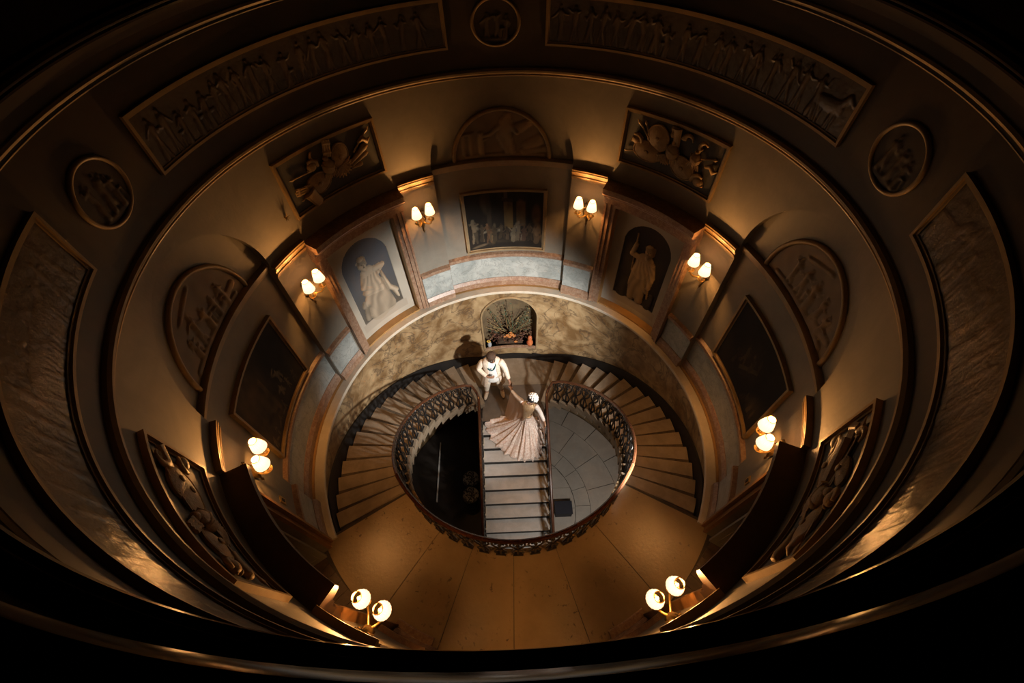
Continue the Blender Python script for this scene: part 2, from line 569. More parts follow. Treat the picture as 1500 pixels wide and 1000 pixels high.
# mouldings that run right round
struct('trim_1', sweep_arc(0, 360, [(3.46, 4.435), (3.405, 4.435), (3.40, 4.45), (3.41, 4.465), (3.385, 4.48), (3.365, 4.50), (3.365, 4.525),
                                    (3.385, 4.55), (3.44, 4.56)], closed=True), 'moulding', 'gilded string course round the hall', smooth='auto')
struct('trim_2', sweep_arc(0, 360, [(3.46, 5.66), (3.425, 5.66), (3.415, 5.68), (3.44, 5.69), (3.415, 5.705), (3.405, 5.725), (3.415, 5.745), (3.46, 5.755)],
                           closed=True), 'moulding', 'slim upper string course round the hall', smooth='auto')
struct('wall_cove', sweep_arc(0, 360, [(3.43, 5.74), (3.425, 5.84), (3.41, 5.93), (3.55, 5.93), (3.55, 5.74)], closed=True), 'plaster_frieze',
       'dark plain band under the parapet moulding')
struct('trim_3', sweep_arc(0, 360, [(3.50, 5.92), (3.40, 5.92), (3.385, 5.94), (3.40, 5.955), (3.365, 5.965), (3.35, 5.985), (3.352, 6.01), (3.375, 6.03),
                                    (3.375, 6.05), (3.50, 6.06)], closed=True, step=1.5), 'dark_wood_rail', 'dark polished parapet moulding', smooth='auto')
struct('wall_parapet', sweep_arc(0, 360, [(3.43, 6.05), (3.43, 6.34), (3.56, 6.34), (3.56, 6.05)], closed=True), 'dark_wood_rail', 'dark parapet panel under the rail')
struct('trim_4', sweep_arc(0, 360, [(3.56, 6.32), (3.42, 6.32), (3.395, 6.345), (3.39, 6.38), (3.405, 6.41), (3.45, 6.43), (3.53, 6.43), (3.58, 6.39)],
                           closed=True, step=1.5), 'dark_wood_rail', 'dark polished parapet rail', smooth='auto')
struct('floor_gallery', sweep_arc(0, 360, [(3.50, 5.80), (4.8, 5.80), (4.8, 6.0), (3.50, 6.0)], closed=True, step=4), 'plank_dark', 'floor of the upper gallery')
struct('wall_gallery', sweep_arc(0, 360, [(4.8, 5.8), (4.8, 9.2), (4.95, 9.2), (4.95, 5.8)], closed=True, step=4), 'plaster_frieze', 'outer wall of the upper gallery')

# pale ledge at landing level, broken at the doors and the front opening
LEDGE = [(3.62, -.02), (3.30, -.02), (3.272, .0), (3.272, .045), (3.285, .06), (3.43, .06), (3.43, .05), (3.62, .05)]
lw = struct('trim_5', join(sweep_arc(-121, 121, LEDGE)), 'pale_stone',
            'pale stone ledge at the foot of the upper wall')
for a0, a1 in ((148.6, 158.6), (-158.6, -148.6)):
    part('plinth', sweep_arc(a0, a1, LEDGE), 'rose_marble', lw)
for a0, a1 in ((-HALF, HALF), (70.2, 109.8), (-109.8, -70.2)):
    part('ledge_back', arc_box(a0, a1, 3.44, RR - .05, .045, .066), 'brown_ledge', lw)
for c in (45, -45):
    part('ledge_back', arc_box(c - 11.2, c + 11.2, 3.42, 3.60, .045, .10), 'brown_ledge', lw)

# ------------------------------------------------------------------ lower drum, marble veneer with a flower niche at the back
RD = 3.287
NW, NZ0, NZS, NZT = 11.3, -1.98, -0.80, -0.17     # niche half width (deg), sill, springing, crown
def drum():
    parts = [arc_patch(NW, 360 - NW, RD, -5.05, 0.0)]
    n = 28
    V, F = [], []
    for i in range(n + 1):
        t = -cos(PI * i / n)
        a = NW * t
        zt = NZS + (NZT - NZS) * math.sqrt(max(0, 1 - t * t))
        dep = RD + .02 + .40 * (max(0, 1 - t * t) ** .5)
        V += [pt(a, RD, 0.0), pt(a, RD, zt), pt(a, dep, min(zt, NZS + (zt - NZS) * .9)), pt(a, dep, NZ0), pt(a, RD, NZ0), pt(a, RD, -5.05)]
    for i in range(n):
        k = 6 * i
        for j in (0, 4):
            F.append((k + j, k + j + 1, k + 7 + j, k + 6 + j))
    W, G = V, []
    for i in range(n):
        k = 6 * i
        for j in (1, 2, 3):
            G.append((k + j, k + j + 1, k + 7 + j, k + 6 + j))
    parts.append((V, F))
    return join(*parts), (W, G)
d_, niche_ = drum()
wd = struct('wall_drum', d_, 'gold_marble', 'golden veined marble wall beside the stairs', fix=False)
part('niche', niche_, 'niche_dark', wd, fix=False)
arch_path = [pt(-NW - .4, RD - .015, NZ0 - .10), pt(-NW - .4, RD - .015, NZS)]
arch_path += [pt((NW + .4) * -cos(PI * i / 24), RD - .015, NZS + (NZT - NZS + .03) * sin(PI * i / 24)) for i in range(1, 24)]
arch_path += [pt(NW + .4, RD - .015, NZS), pt(NW + .4, RD - .015, NZ0 - .10)]
part('niche_moulding', tube(arch_path, .026, 6), 'moulding', wd, smooth='auto')
part('niche_sill', arc_box(-NW, NW, RD - .05, RD + .42, NZ0 - .06, NZ0), 'rose_marble', wd)
part('niche_apron', arc_box(-NW, NW, RD, RD - .02, -2.26, NZ0 - .07), 'gold_marble', wd)

# ------------------------------------------------------------------ stairs
ZL = -2.55               # half landing
RISE = 2.55 / 16.5
NOS0, DAZ, NST = 21.0, 6.62, 16
R_IN, R_OUT = 1.97, 3.225
TREAD, CR = 0.285, 0.153
CY0, CW = 1.47, 0.755     # centre flight: nosing of the landing, half width
ZG = -4.92

def nos_az(k): return NOS0 + DAZ * k
def nos_z(k): return ZL + (0.0 - ZL) * (k + 1) / NST

for s, side in ((-1, 'left'), (1, 'right')):
    st = thing('stair_flight', 'curved stone stair flight rising from the half landing past the ' +
               ('robed woman panel' if s < 0 else 'bearded man panel'), 'staircase', pt(s * 70, 2.6, ZL))
    for k in range(NST - 1):
        z = nos_z(k)
        a0, a1 = nos_az(k) - .45, nos_az(k + 1) + 1.2
        body = sweep_arc(s * a0, s * a1, [(R_IN, z - .215), (R_OUT, z - .215), (R_OUT, z - .03), (R_OUT, z), (R_IN, z), (R_IN, z - .03)], step=2.7)
        sp_ = part('step', body, 'step_stone', st)
        part('shade_strip', arc_box(s * (nos_az(k + 1) - 2.6), s * (nos_az(k + 1) - .2), R_IN + .02, R_OUT - .002, z - .01, z + .003, step=1.2), 'tread_shade', sp_)  # painted shadow band where the next step rises
    # black skirting that climbs with the steps
    V, F = [], []
    n = 46
    for i in range(n + 1):
        a = 10 + (121 - 10) * i / n
        k = (a - NOS0) / DAZ
        zl = max(ZL, ZL + (0 - ZL) * (k + 1) / NST)
        zt = min(zl + .24, -.03) if a > NOS0 - 4 else ZL + .24
        zb = max(zl - .35, ZL - .3)
        V += [pt(s * a, R_OUT, zb), pt(s * a, RD + .005, zb), pt(s * a, RD + .005, max(zt, zb + .02)), pt(s * a, R_OUT + .03, max(zt, zb + .02))]
    for i in range(n):
        for k in range(4):
            l = (k + 1) % 4
            F.append((4 * i + k, 4 * i + l, 4 * i + 4 + l, 4 * i + 4 + k))
    F += [(0, 1, 2, 3), tuple(4 * n + k for k in range(4))]
    part('skirting', (V, F), 'black_paint', st, label='black skirting board')

# half landing
lp = [(-CW - .02, CY0)]
lp += [(CW + .02, CY0)]
lp += [pt(a, R_IN if a == NOS0 + .6 else R_OUT + .06, 0)[:2] for a in (NOS0 + .6, NOS0 + .6)][:1]
poly = [(-CW - .05, CY0), (CW + .05, CY0), pt(NOS0 + 1.2, R_IN + .02, 0)[:2], pt(NOS0 + 1.2, R_OUT, 0)[:2]]
poly += [pt(a, RD - .005, 0)[:2] for a in range(20, -21, -4)]
poly += [pt(-NOS0 - 1.2, R_OUT, 0)[:2], pt(-NOS0 - 1.2, R_IN + .02, 0)[:2]]
hl = struct('floor_half_landing', prism(poly, ZL - .22, ZL - .012), 'joint', 'half landing slab core')
# its two paving slabs
yb = 2.42
f1 = [(-CW - .05, CY0 - .03), (CW + .05, CY0 - .03), pt(NOS0 + .9, R_IN + .02, 0)[:2], pt(NOS0 + .9, 2.60, 0)[:2], (0.0, yb - .004), pt(-NOS0 - .9, 2.60, 0)[:2], pt(-NOS0 - .9, R_IN + .02, 0)[:2]]
part('slab', prism(f1, ZL - .2, ZL), 'slab_dark', hl)
f2 = [(0.0, yb + .004), pt(NOS0 + .9, 2.608, 0)[:2], pt(NOS0 + .9, R_OUT, 0)[:2]] + [pt(a, RD - .006, 0)[:2] for a in range(20, -21, -4)] + [pt(-NOS0 - .9, R_OUT, 0)[:2], pt(-NOS0 - .9, 2.608, 0)[:2]]
part('slab', prism(f2, ZL - .2, ZL), 'step_stone', hl)
part('skirting', arc_box(-20.5, 20.5, RD - .035, RD + .004, ZL, ZL + .2), 'black_paint', hl)

# centre flight down to the hall
cf = thing('stair_flight', 'straight stone centre flight coming down between two iron railings', 'staircase', (0, CY0, ZL))
for n in range(1, 15):
    y1 = CY0 - TREAD * (n - 1) - .02
    y0 = CY0 - TREAD * n - .03
    z = ZL - CR * n
    part('step', box((0, (y0 + y1) / 2, z - .01), (2 * CW, y1 - y0, .02)), 'tread_grey', cf)
    part('riser', box((0, y1 - .001, z + CR / 2 - .01), (2 * CW - .02, .02, CR - .02)), 'black_paint', cf)
for s in (-1, 1):
    V = [(s * (CW + .0), CY0 + .02, ZL - .04), (s * (CW + .0), CY0 - TREAD * 14, ZL - CR * 14 - .04), (s * (CW + .0), CY0 - TREAD * 14, ZG), (s * (CW + .0), CY0 + .02, ZG)]
    V += [(v[0] + s * .05, v[1], v[2]) for v in V]
    F = [(0, 1, 2, 3), (4, 7, 6, 5), (0, 4, 5, 1), (1, 5, 6, 2), (2, 6, 7, 3), (3, 7, 4, 0)]
    part('side_string', (V, F), 'speckle_stone', cf)
    for n in range(1, 15):   # stone tread ends that show past the string
        y0 = CY0 - TREAD * n
        part('tread_end', box((s * (CW + .03), y0 + .13, ZL - CR * n - .0), (.10, .20, .05)), 'pale_stone', cf)

# ------------------------------------------------------------------ landing floor (radial slabs) and rooms beyond the doors
ld = struct('floor_landing', sweep_arc(119.5, 240.5, [(2.0, -.20), (3.30, -.20), (3.30, -.012), (2.0, -.012)]), 'joint', 'landing floor core', )
cuts = [120.2, 143.5, 163.6, 181.9, 199.9, 216.2, 239.8]
for a0, a1 in zip(cuts[:-1], cuts[1:]):
    part('slab', arc_box(a0 + .09, a1 - .09, 1.95, 3.60 if 163 < a0 < 199 else 3.46, -.17, 0.0), 'landing_stone', ld)
for c in (135, 225):
    rf = struct('floor_room', arc_box(c - 13, c + 13, 3.44, 4.8, -.12, -.015), 'joint', 'dark boarded floor beyond the door')
    tmid = Vector(pt(c, 1, 0)); tan = Vector((cos(rad(c)), -sin(rad(c)), 0))
    for i in range(-5, 6):
        cc = tmid * 4.05 + tan * (i * .165)
        ln = 1.16
        part('plank', box((cc.x, cc.y, -.004), (.16, ln, .02), rz=-rad(c)), 'plank_dark', rf)
for s in (-1, 1):
    # open door leaf standing back in the room, with its knob
    dr = thing('door_%d' % (1 if s < 0 else 2), 'open panelled door leaf with dark knob inside the ' + ('left' if s < 0 else 'right') + ' landing doorway', 'door', pt(s * 122.9, 3.84, 0))
    dr['kind'] = 'structure'
    del dr['category']
    a_ = s * 122.9
    er = Vector(pt(a_, 1, 0)); et = Vector((cos(rad(a_)), -sin(rad(a_)), 0)) * s
    def dbox(r0, r1, t0, t1, z0, z1):
        c8 = []
        for r_ in (r0, r1):
            for t_ in (t0, t1):
                for z_ in (z0, z1):
                    p_ = er * r_ + et * t_
                    c8.append((p_.x, p_.y, z_))
        return c8, [(0, 1, 3, 2), (4, 6, 7, 5), (0, 4, 5, 1), (2, 3, 7, 6), (0, 2, 6, 4), (1, 5, 7, 3)]
    part('leaf', dbox(3.50, 4.25, .03, .07, .02, 2.46), 'door_paint', dr)
    for z0, z1 in ((.15, .95), (1.1, 2.3)):
        part('door_panel', join(dbox(3.58, 4.17, .07, .08, z0, z0 + .04), dbox(3.58, 4.17, .07, .08, z1 - .04, z1), dbox(3.58, 3.62, .07, .08, z0, z1), dbox(4.13, 4.17, .07, .08, z0, z1)), 'door_paint', dr)
    kp = er * 3.62 + et * .125
    part('knob', ellipsoid((kp.x, kp.y, 1.02), (.038, .038, .038)), 'black_paint', dr, smooth=True)
# back wall of those rooms so that no black hole shows
for c in (135, 225):
    struct('wall_room', arc_patch(c - 14, c + 14, 4.8, 0, 2.7), 'plaster', 'wall of the room beyond the door', fix=False)

# ------------------------------------------------------------------ ground floor hall
gf = struct('floor_ground', prism([pt(a, 3.28, 0)[:2] for a in range(0, 360, 6)], ZG - .15, ZG - .02), 'joint', 'ground floor core')
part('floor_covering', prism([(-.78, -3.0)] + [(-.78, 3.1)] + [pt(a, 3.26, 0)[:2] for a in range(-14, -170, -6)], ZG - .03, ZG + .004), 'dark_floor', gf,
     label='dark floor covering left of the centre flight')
part('paving_bed', prism([(.81, -2.6), (.81, 2.6)] + [pt(a, 3.26, 0)[:2] for a in range(20, 170, 6)], ZG - .05, ZG - .022), 'paving_bed', gf)
ring_r = [0.0, 1.55, 1.95, 2.75, 3.27]
random.seed(3)
for i in range(len(ring_r) - 1):
    r0, r1 = ring_r[i] + .006, ring_r[i + 1] - .006
    if i == 0:
        ys = [-1.2, -.62, -.05, .5, 1.05, 1.5]
        for y0, y1 in zip(ys[:-1], ys[1:]):
            xs = lambda y: math.sqrt(max(0.01, r1 * r1 - y * y))
            P = [(.82, y0 + .005), (max(.84, xs(y0)), y0 + .005), (max(.84, xs((y0 + y1) / 2)), (y0 + y1) / 2), (max(.84, xs(y1)), y1 - .005), (.82, y1 - .005)]
            part('flagstone', prism(P, ZG - .05, ZG), 'flag_stone', gf)
        continue
    n = [0, 10, 8, 9][i]
    a0, a1 = 14, 166
    for k in range(n):
        b0 = a0 + (a1 - a0) * k / n + (7 if i == 2 else 0)
        b1 = a0 + (a1 - a0) * (k + 1) / n + (7 if i == 2 else 0)
        if max(pt(b0, r1, 0)[0], pt(b1, r1, 0)[0]) < .95:
            continue
        P = [pt(b0 + .2 + (b1 - b0 - .4) * q / 4, r0, 0) for q in range(5)] + [pt(b1 - .2 - (b1 - b0 - .4) * q / 4, r1, 0) for q in range(5)]
        P = [(max(p[0], .825), p[1]) for p in P]
        P = [p for q, p in enumerate(P) if math.hypot(p[0] - P[q - 1][0], p[1] - P[q - 1][1]) > .004]
        part('flagstone', prism(P, ZG - .05, ZG), 'flag_stone', gf)
struct('trim_6', box((-2.17, 1.1, ZG + .03), (.035, 1.7, .05)), 'white_paint', 'thin white edging strip on the dark hall floor')
# ------------------------------------------------------------------ wall sconces
def make_sconce():
    t = thing('wall_sconce', 'x', 'wall lamp', (0, 0, 0), 'twin-shade sconces round the first-floor wall')
    L = dict(local=True)
    part('backplate', join(lathe([(.004, -.34), (.012, -.31), (.02, -.28), (.008, -.26), (.03, -.18), (.05, -.10), (.055, -.04), (.03, .0), (.045, .03), (.02, .08), (.01, .1)], (0, .035, 0), 8),
                           tube([(-.05, .02, -.1), (-.085, .03, -.04), (-.07, .03, .03), (-.03, .03, .04)], .010, 5),
                           tube([(.05, .02, -.1), (.085, .03, -.04), (.07, .03, .03), (.03, .03, .04)], .010, 5)), 'brass_dark', t, smooth=True, **L)
    part('bow_finial', join(tube([(0, .02, .10), (-.05, .02, .16), (-.07, .02, .12), (0, .02, .12), (.07, .02, .12), (.05, .02, .16), (0, .02, .10)], .010, 5),
                            tube([(0, .02, .10), (0, .02, .19)], .010, 5)), 'brass_dark', t, smooth=True, **L)
    for s in (-1, 1):
        x = s * .118
        part('arm', tube([(0, .05, -.06), (s * .04, .10, -.09), (s * .09, .18, -.07), (x, .235, .0), (x, .245, .06)], [.016, .013, .012, .011, .011], 6), 'brass', t, smooth=True, **L)
        part('drip_dish', lathe([(.006, .045), (.05, .06), (.058, .075), (.052, .075), (.02, .065)], (x, .245, 0), 14), 'brass', t, smooth=True, **L)
        part('candle', lathe([(.015, .06), (.015, .25), (.01, .265)], (x, .245, 0), 8), 'candle', t, smooth='auto', **L)
        part('bulb', ellipsoid((x, .245, .300), (.012, .012, .018), 8, 6), 'bulb', t, smooth=True, **L)
        part('added_light_baffle', lathe([(.014, .205), (.038, .207), (.038, .211), (.014, .212)], (x, .245, 0), 16), 'brass', t, local=True)  # added disc, cuts the light falling out of the shade's bottom
        n = 36
        V, F = [], []
        for j, (r, z) in enumerate(((.086, .200), (.074, .265), (.060, .325), (.047, .375))):
            for k in range(n):
                a = 2 * PI * k / n
                rr = r * (1 + (.022 if k % 2 else -.022))
                V.append((x + rr * cos(a), .245 + rr * sin(a), z))
        for j in range(3):
            for k in range(n):
                F.append((j * n + k, j * n + (k + 1) % n, (j + 1) * n + (k + 1) % n, (j + 1) * n + k))
        sh = part('shade', (V, F), 'lamp_shade', t, local=True, fix=False)
        part('shade_trim', tube([(x + .088 * cos(2 * PI * k / 24), .245 + .088 * sin(2 * PI * k / 24), .199) for k in range(24)], .005, 4, closed=True), 'brass_dark', sh, local=True)
        part('shade_trim', tube([(x + .048 * cos(2 * PI * k / 20), .245 + .048 * sin(2 * PI * k / 20), .376) for k in range(20)], .004, 4, closed=True), 'brass_dark', sh, local=True)
    return t

proto = make_sconce()
first = True
for az in (-25.6, 25.6, -65.0, 65.0, -114.8, 114.8, -154.2, 154.2):
    s = 'left' if az < 0 else 'right'
    A = abs(az)
    st_ = 'robed woman panel' if az < 0 else 'bearded man panel'
    pn = 'brown landscape painting' if az < 0 else 'nearly black painting'
    if A < 30: lab = 'twin-shade brass wall sconce between the wide back painting and the ' + st_
    elif A < 70: lab = 'twin-shade brass wall sconce between the ' + st_ + ' and the ' + pn
    elif A < 130: lab = 'twin-shade brass wall sconce between the ' + pn + ' and a doorway'
    else: lab = 'twin-shade brass wall sconce by the landing, ' + ('on the same side as the robed woman panel' if az < 0 else 'on the same side as the bearded man panel')
    o = proto if first else copy_tree(proto)
    first = False
    o['label'] = lab
    p = pt(az, RP - .001, 2.30)
    o.location = p
    er = Vector(p).normalized()
    # local +y must point to the axis of the hall
    o.rotation_euler = (0, 0, math.atan2(-p[1], -p[0]) - PI / 2)
    ORG[o.name] = Vector(p)
    rz = o.rotation_euler[2]
    for q in (-1, 1):
        lx, ly = q * .118, .245
        w = (p[0] + lx * cos(rz) - ly * sin(rz), p[1] + lx * sin(rz) + ly * cos(rz), 2.30 + .300)
        lamp('sconce_bulb_light', 'POINT', w, SCONCE_W, SCONCE_COL, shadow_soft_size=.022)

# ------------------------------------------------------------------ reliefs and paintings on the wall (grids with real relief and colour)
def grid_patch(U, Z, H, C, azc, rbase):
    """U,Z (metres) -> cylinder of radius rbase, H proud towards the room"""
    nz, nx = U.shape
    A = np.radians(azc) + U / rbase
    R = rbase - H
    P = np.stack([R * np.sin(A), R * np.cos(A), Z], -1).reshape(-1, 3)
    i = np.arange(nz * nx).reshape(nz, nx)
    F = np.stack([i[:-1, :-1], i[:-1, 1:], i[1:, 1:], i[1:, :-1]], -1).reshape(-1, 4)
    return (P.tolist(), [tuple(f) for f in F.tolist()]), C.reshape(-1, 3)

def capd(X, Y, x0, y0, x1, y1):
    dx, dy = x1 - x0, y1 - y0
    L2 = dx * dx + dy * dy + 1e-9
    t = np.clip(((X - x0) * dx + (Y - y0) * dy) / L2, 0, 1)
    return np.hypot(X - x0 - t * dx, Y - y0 - t * dy), t

def stamp(H, C, X, Y, caps, color, amp):
    for (x0, y0, x1, y1, r0, r1) in caps:
        d, t = capd(X, Y, x0, y0, x1, y1)
        r = r0 + (r1 - r0) * t
        h = amp * np.sqrt(np.clip(1 - (d / r) ** 2, 0, 1)) * np.minimum(1, r / .05 + .3)
        k = h > H
        H[k] = h[k]
        m_ = d < r
        C[m_] = np.array(color)

def figure_caps(x, y, s, rng, seated=False):
    """little classical figure: legs, draped body, arms, head; s = height"""
    lean = rng.uniform(-.05, .05) * s
    st = rng.uniform(.05, .13) * s
    hy = (.34 if seated else .5) * s
    c = []
    f = rng.choice((-1, 1))
    if seated:
        c += [(x, y + hy, x + f * .18 * s, y + hy, .05 * s, .045 * s), (x + f * .18 * s, y + hy, x + f * .2 * s, y, .04 * s, .03 * s)]
        c += [(x - .02 * s, y, x, y + hy, .1 * s, .08 * s)]
    else:
        c += [(x - st, y, x, y + hy, .032 * s, .055 * s), (x + st, y, x, y + hy, .032 * s, .055 * s)]
        if rng.random() < .6:
            c += [(x - st * .7, y + .08 * s, x, y + hy, .085 * s, .06 * s)]
    c += [(x, y + hy, x + lean, y + hy + .28 * s, .065 * s, .08 * s)]
    c += [(x + lean, y + hy + .34 * s, x + lean + f * .01 * s, y + hy + .41 * s, .04 * s, .042 * s)]
    for q in (-1, 1):
        ex, ey = x + lean + q * rng.uniform(.1, .16) * s, y + hy + rng.uniform(.08, .3) * s
        wx, wy = ex + q * rng.uniform(-.08, .14) * s, ey + rng.uniform(-.14, .18) * s
        c += [(x + lean + q * .06 * s, y + hy + .27 * s, ex, ey, .032 * s, .027 * s), (ex, ey, wx, wy, .027 * s, .02 * s)]
    return c

def noise2(X, Y, seed, sc):
    r = np.random.RandomState(seed)
    out = np.zeros_like(X)
    for k in range(7):
        a = r.uniform(0, 2 * PI); f = sc * r.uniform(.6, 1.8); p = r.uniform(0, 6.3)
        out += np.sin((X * cos(a) + Y * sin(a)) * f + p + 1.3 * np.sin((X * sin(a) - Y * cos(a)) * f * .7 + p * 2))
    return out / 4

# --- long frieze panels and oval medallions on the upper band
def frieze(azc, label, seed, flatness):
    rng = random.Random(seed)
    rb, hw, z0, z1 = 3.412, 33.9, 4.83, 5.41
    wm = rad(hw) * rb
    nx, nz = 420, 60
    U, V = np.meshgrid(np.linspace(-wm + .05, wm - .05, nx), np.linspace(.045, z1 - z0 - .045, nz))
    H = np.zeros_like(U); C = np.zeros(U.shape + (3,)); C[:] = (.030, .019, .010)
    x = -wm + .2
    while x < wm - .15:
        if rng.random() < .18:     # a horse-like beast
            caps = [(x - .1, .26, x + .1, .27, .065, .07), (x + .1, .28, x + .18, .4, .04, .032), (x + .18, .4, x + .24, .36, .03, .02)]
            caps += [(x + dx, .22, x + dx + rng.uniform(-.05, .05), .05, .024, .014) for dx in (-.11, -.07, .07, .11)]
            stamp(H, C, U, V, caps, (.056, .035, .017), .013 * flatness)
            x += .3
        else:
            stamp(H, C, U, V, figure_caps(x, .055, rng.uniform(.40, .45), rng, rng.random() < .15), (.06, .038, .018), .014 * flatness)
            x += rng.uniform(.15, .23)
    if flatness < .5: C *= 1.5
    n_ = noise2(U, V, seed, 26)
    H += .0012 * n_
    C *= (1 + .14 * n_)[..., None]
    t = thing('frieze_panel', label, 'relief', pt(azc, rb, z0), 'long frieze panels')
    vf, cc = grid_patch(U, V + z0, H, C, azc, rb)
    part('relief', vf, 'painted_gloss', t, smooth=True, colors=cc, fix=False)
    part('frame', frame_sector(azc - hw, azc + hw, z0, z1, 3.42, .05, .035), 'moulding', t)

frieze(-45, 'long dark figure frieze panel above the trophy beside the robed woman panel', 11, 1.0)
frieze(45, 'long dark figure frieze panel above the trophy beside the bearded man panel', 12, 1.0)
frieze(-135, 'long glossy frieze panel above the doorway next to the brown landscape painting', 13, .2)
frieze(135, 'long glossy frieze panel above the doorway next to the nearly black painting', 14, .2)

def column_grid(nx, nz, half, top, bot):
    t = -np.cos(np.linspace(0.02, PI - .02, nx))
    u = t * half
    e = np.sqrt(1 - t * t)
    S_ = np.linspace(0, 1, nz)[:, None]
    U = np.repeat(u[None, :], nz, 0)
    V = -bot * e[None, :] * (1 - S_) + top * e[None, :] * S_ if bot > 0 else top * e[None, :] * S_
    return U, V

def oval(azc, label, seed):
    rng = random.Random(seed)
    rb, zc, a, b = 3.412, 5.10, .305, .265
    U, V = column_grid(60, 44, a, b, b)
    H = np.zeros_like(U); C = np.zeros(U.shape + (3,)); C[:] = (.034, .023, .012)
    for k in (-.12, .02, .13):
        stamp(H, C, U, V, figure_caps(k, -.19, rng.uniform(.30, .36), rng, k > .1), (.06, .04, .02), .02)
    stamp(H, C, U, V, [(-.25, -.2, .25, -.2, .03, .03)], (.065, .045, .025), .012)
    n_ = noise2(U, V, seed, 30); H += .001 * n_; C *= (1 + .12 * n_)[..., None]
    t = thing('oval_medallion', label, 'medallion', pt(azc, rb, zc - b), 'oval medallions')
    vf, cc = grid_patch(U, V + zc, H, C, azc, rb)
    part('relief', vf, 'relief_stone', t, smooth=True, colors=cc, fix=False)
    part('frame', tube([pt(azc + math.degrees((a + .005) * cos(2 * PI * k / 48) / rb), 3.41, zc + (b + .005) * sin(2 * PI * k / 48)) for k in range(48)], .022, 6, closed=True),
         'moulding', t, smooth=True)
oval(0, 'oval relief medallion high above the back lunette, between two friezes', 21)
oval(-90, 'oval relief medallion above the lunette of the brown landscape painting', 22)
oval(90, 'oval relief medallion above the lunette of the nearly black painting', 23)

# --- half-round reliefs in the arched bays
def lunette(azc, label, seed):
    rng = random.Random(seed)
    rb, z0, R = 3.545, 3.11, .79
    U, V = column_grid(100, 56, R, R, 0)
    H = np.zeros_like(U); C = np.zeros(U.shape + (3,)); C[:] = (.175, .125, .07)
    pale = (.27, .195, .11)
    if azc == 0:
        stamp(H, C, U, V, [(.1, .1, .0, .38, .05, .08), (.2, .06, .1, .38, .04, .07), (.05, .38, .08, .58, .10, .11), (.1, .66, .12, .7, .06, .06), (.0, .55, -.18, .4, .04, .035),
                           (-.18, .4, -.3, .38, .035, .025), (.15, .55, .26, .42, .045, .04), (-.33, .1, -.33, .34, .04, .05), (-.33, .4, -.33, .43, .035, .035), (-.3, .3, -.22, .34, .02, .02)], pale, .035)
        stamp(H, C, U, V, [(-.62, .1, -.62, .4, .03, .03), (-.5, .1, -.5, .42, .03, .03), (-.66, .42, -.46, .44, .025, .025), (.35, .1, .72, .16, .05, .06), (.42, .2, .6, .3, .08, .1),
                           (.3, .5, .45, .58, .09, .06), (-.6, .05, .7, .05, .03, .03)], (.22, .155, .085), .025)
    else:
        for k in (-.38, -.18, .05, .26, .45):
            stamp(H, C, U, V, figure_caps(k, .08, rng.uniform(.42, .55) * (1 - .35 * abs(k)), rng, rng.random() < .4), pale, .035)
        stamp(H, C, U, V, [(-.6, .05, .6, .05, .04, .04), (.3, .1, .65, .2, .06, .05), (-.3, .55, .1, .68, .03, .03)], (.22, .155, .085), .022)
    n_ = noise2(U, V, seed, 16); H += .003 * n_; C *= (1 + .14 * n_)[..., None]
    t = thing('lunette_relief', label, 'relief', pt(azc, rb, z0), 'half-round reliefs in the arched bays')
    vf, cc = grid_patch(U, V + z0, H, C, azc, rb)
    part('relief', vf, 'relief_stone', t, smooth=True, colors=cc, fix=False)
    part('frame', tube([pt(azc + math.degrees((R + .015) * -cos(PI * k / 40) / rb), 3.54, z0 + (R + .015) * sin(PI * k / 40)) for k in range(41)], .034, 8), 'gilt', t, smooth=True)
lunette(0, 'half-round relief of a striding figure above the wide back painting', 31)
lunette(-90, 'half-round relief with small figures above the brown landscape painting', 32)
lunette(90, 'half-round relief with small figures above the nearly black painting', 33)

# --- canvases
def canvas(azc, label, blobs, base, seed, frame_mat='moulding', figs=()):
    rb, hw, z0, z1 = 3.535, 12.9, 1.07, 2.50
    wm = rad(hw - .9) * rb
    nx, nz = 150, 96
    U, V = np.meshgrid(np.linspace(-1, 1, nx), np.linspace(0, 1, nz))
    C = np.zeros(U.shape + (3,)); C[:] = base
    for (cx, cy, rx, ry, rot, c, soft) in blobs:
        a = rad(rot)
        X = (U - cx) * 1.0; Y = (V - cy)
        Xr = X * cos(a) + Y * sin(a); Yr = -X * sin(a) + Y * cos(a)
        if soft == 0:
            d = np.maximum(np.abs(Xr) / rx, np.abs(Yr) / ry)
            k = np.clip((1 - d) / .08, 0, 1)
        else:
            d = np.hypot(Xr / rx, Yr / ry)
            k = np.clip((1 - d) / soft, 0, 1)
        C = C * (1 - k[..., None]) + np.array(c) * k[..., None]
    C *= .72
    asp = wm / ((z1 - z0 - .1) / 2) / 2
    fr = random.Random(seed)
    for (fx, fy, fs, fc, st) in figs:
        Hd = np.zeros_like(U)
        cp = figure_caps(fx * asp, fy, fs, fr, st)
        for q, c1 in enumerate(cp):
            k_ = fr.uniform(.30, .85)
            stamp(Hd, C, U * asp, V, [c1], tuple(x * k_ for x in fc), 1.0)
    n_ = noise2(U, V, seed, 11); C *= np.clip(1 + .25 * n_ + .12 * noise2(U, V, seed + 5, 30), .3, 2)[..., None]
    t = thing('framed_painting', label, 'painting', pt(azc, rb, z0), 'framed paintings in the arched bays')
    vf, cc = grid_patch(U * wm, z0 + .05 + V * (z1 - z0 - .1), np.full(U.shape, .012), C, azc, rb)
    part('canvas', vf, 'painted', t, smooth=True, colors=cc, fix=False)
    part('frame', frame_sector(azc - hw, azc + hw, z0, z1, 3.55, .065, .06), frame_mat, t)

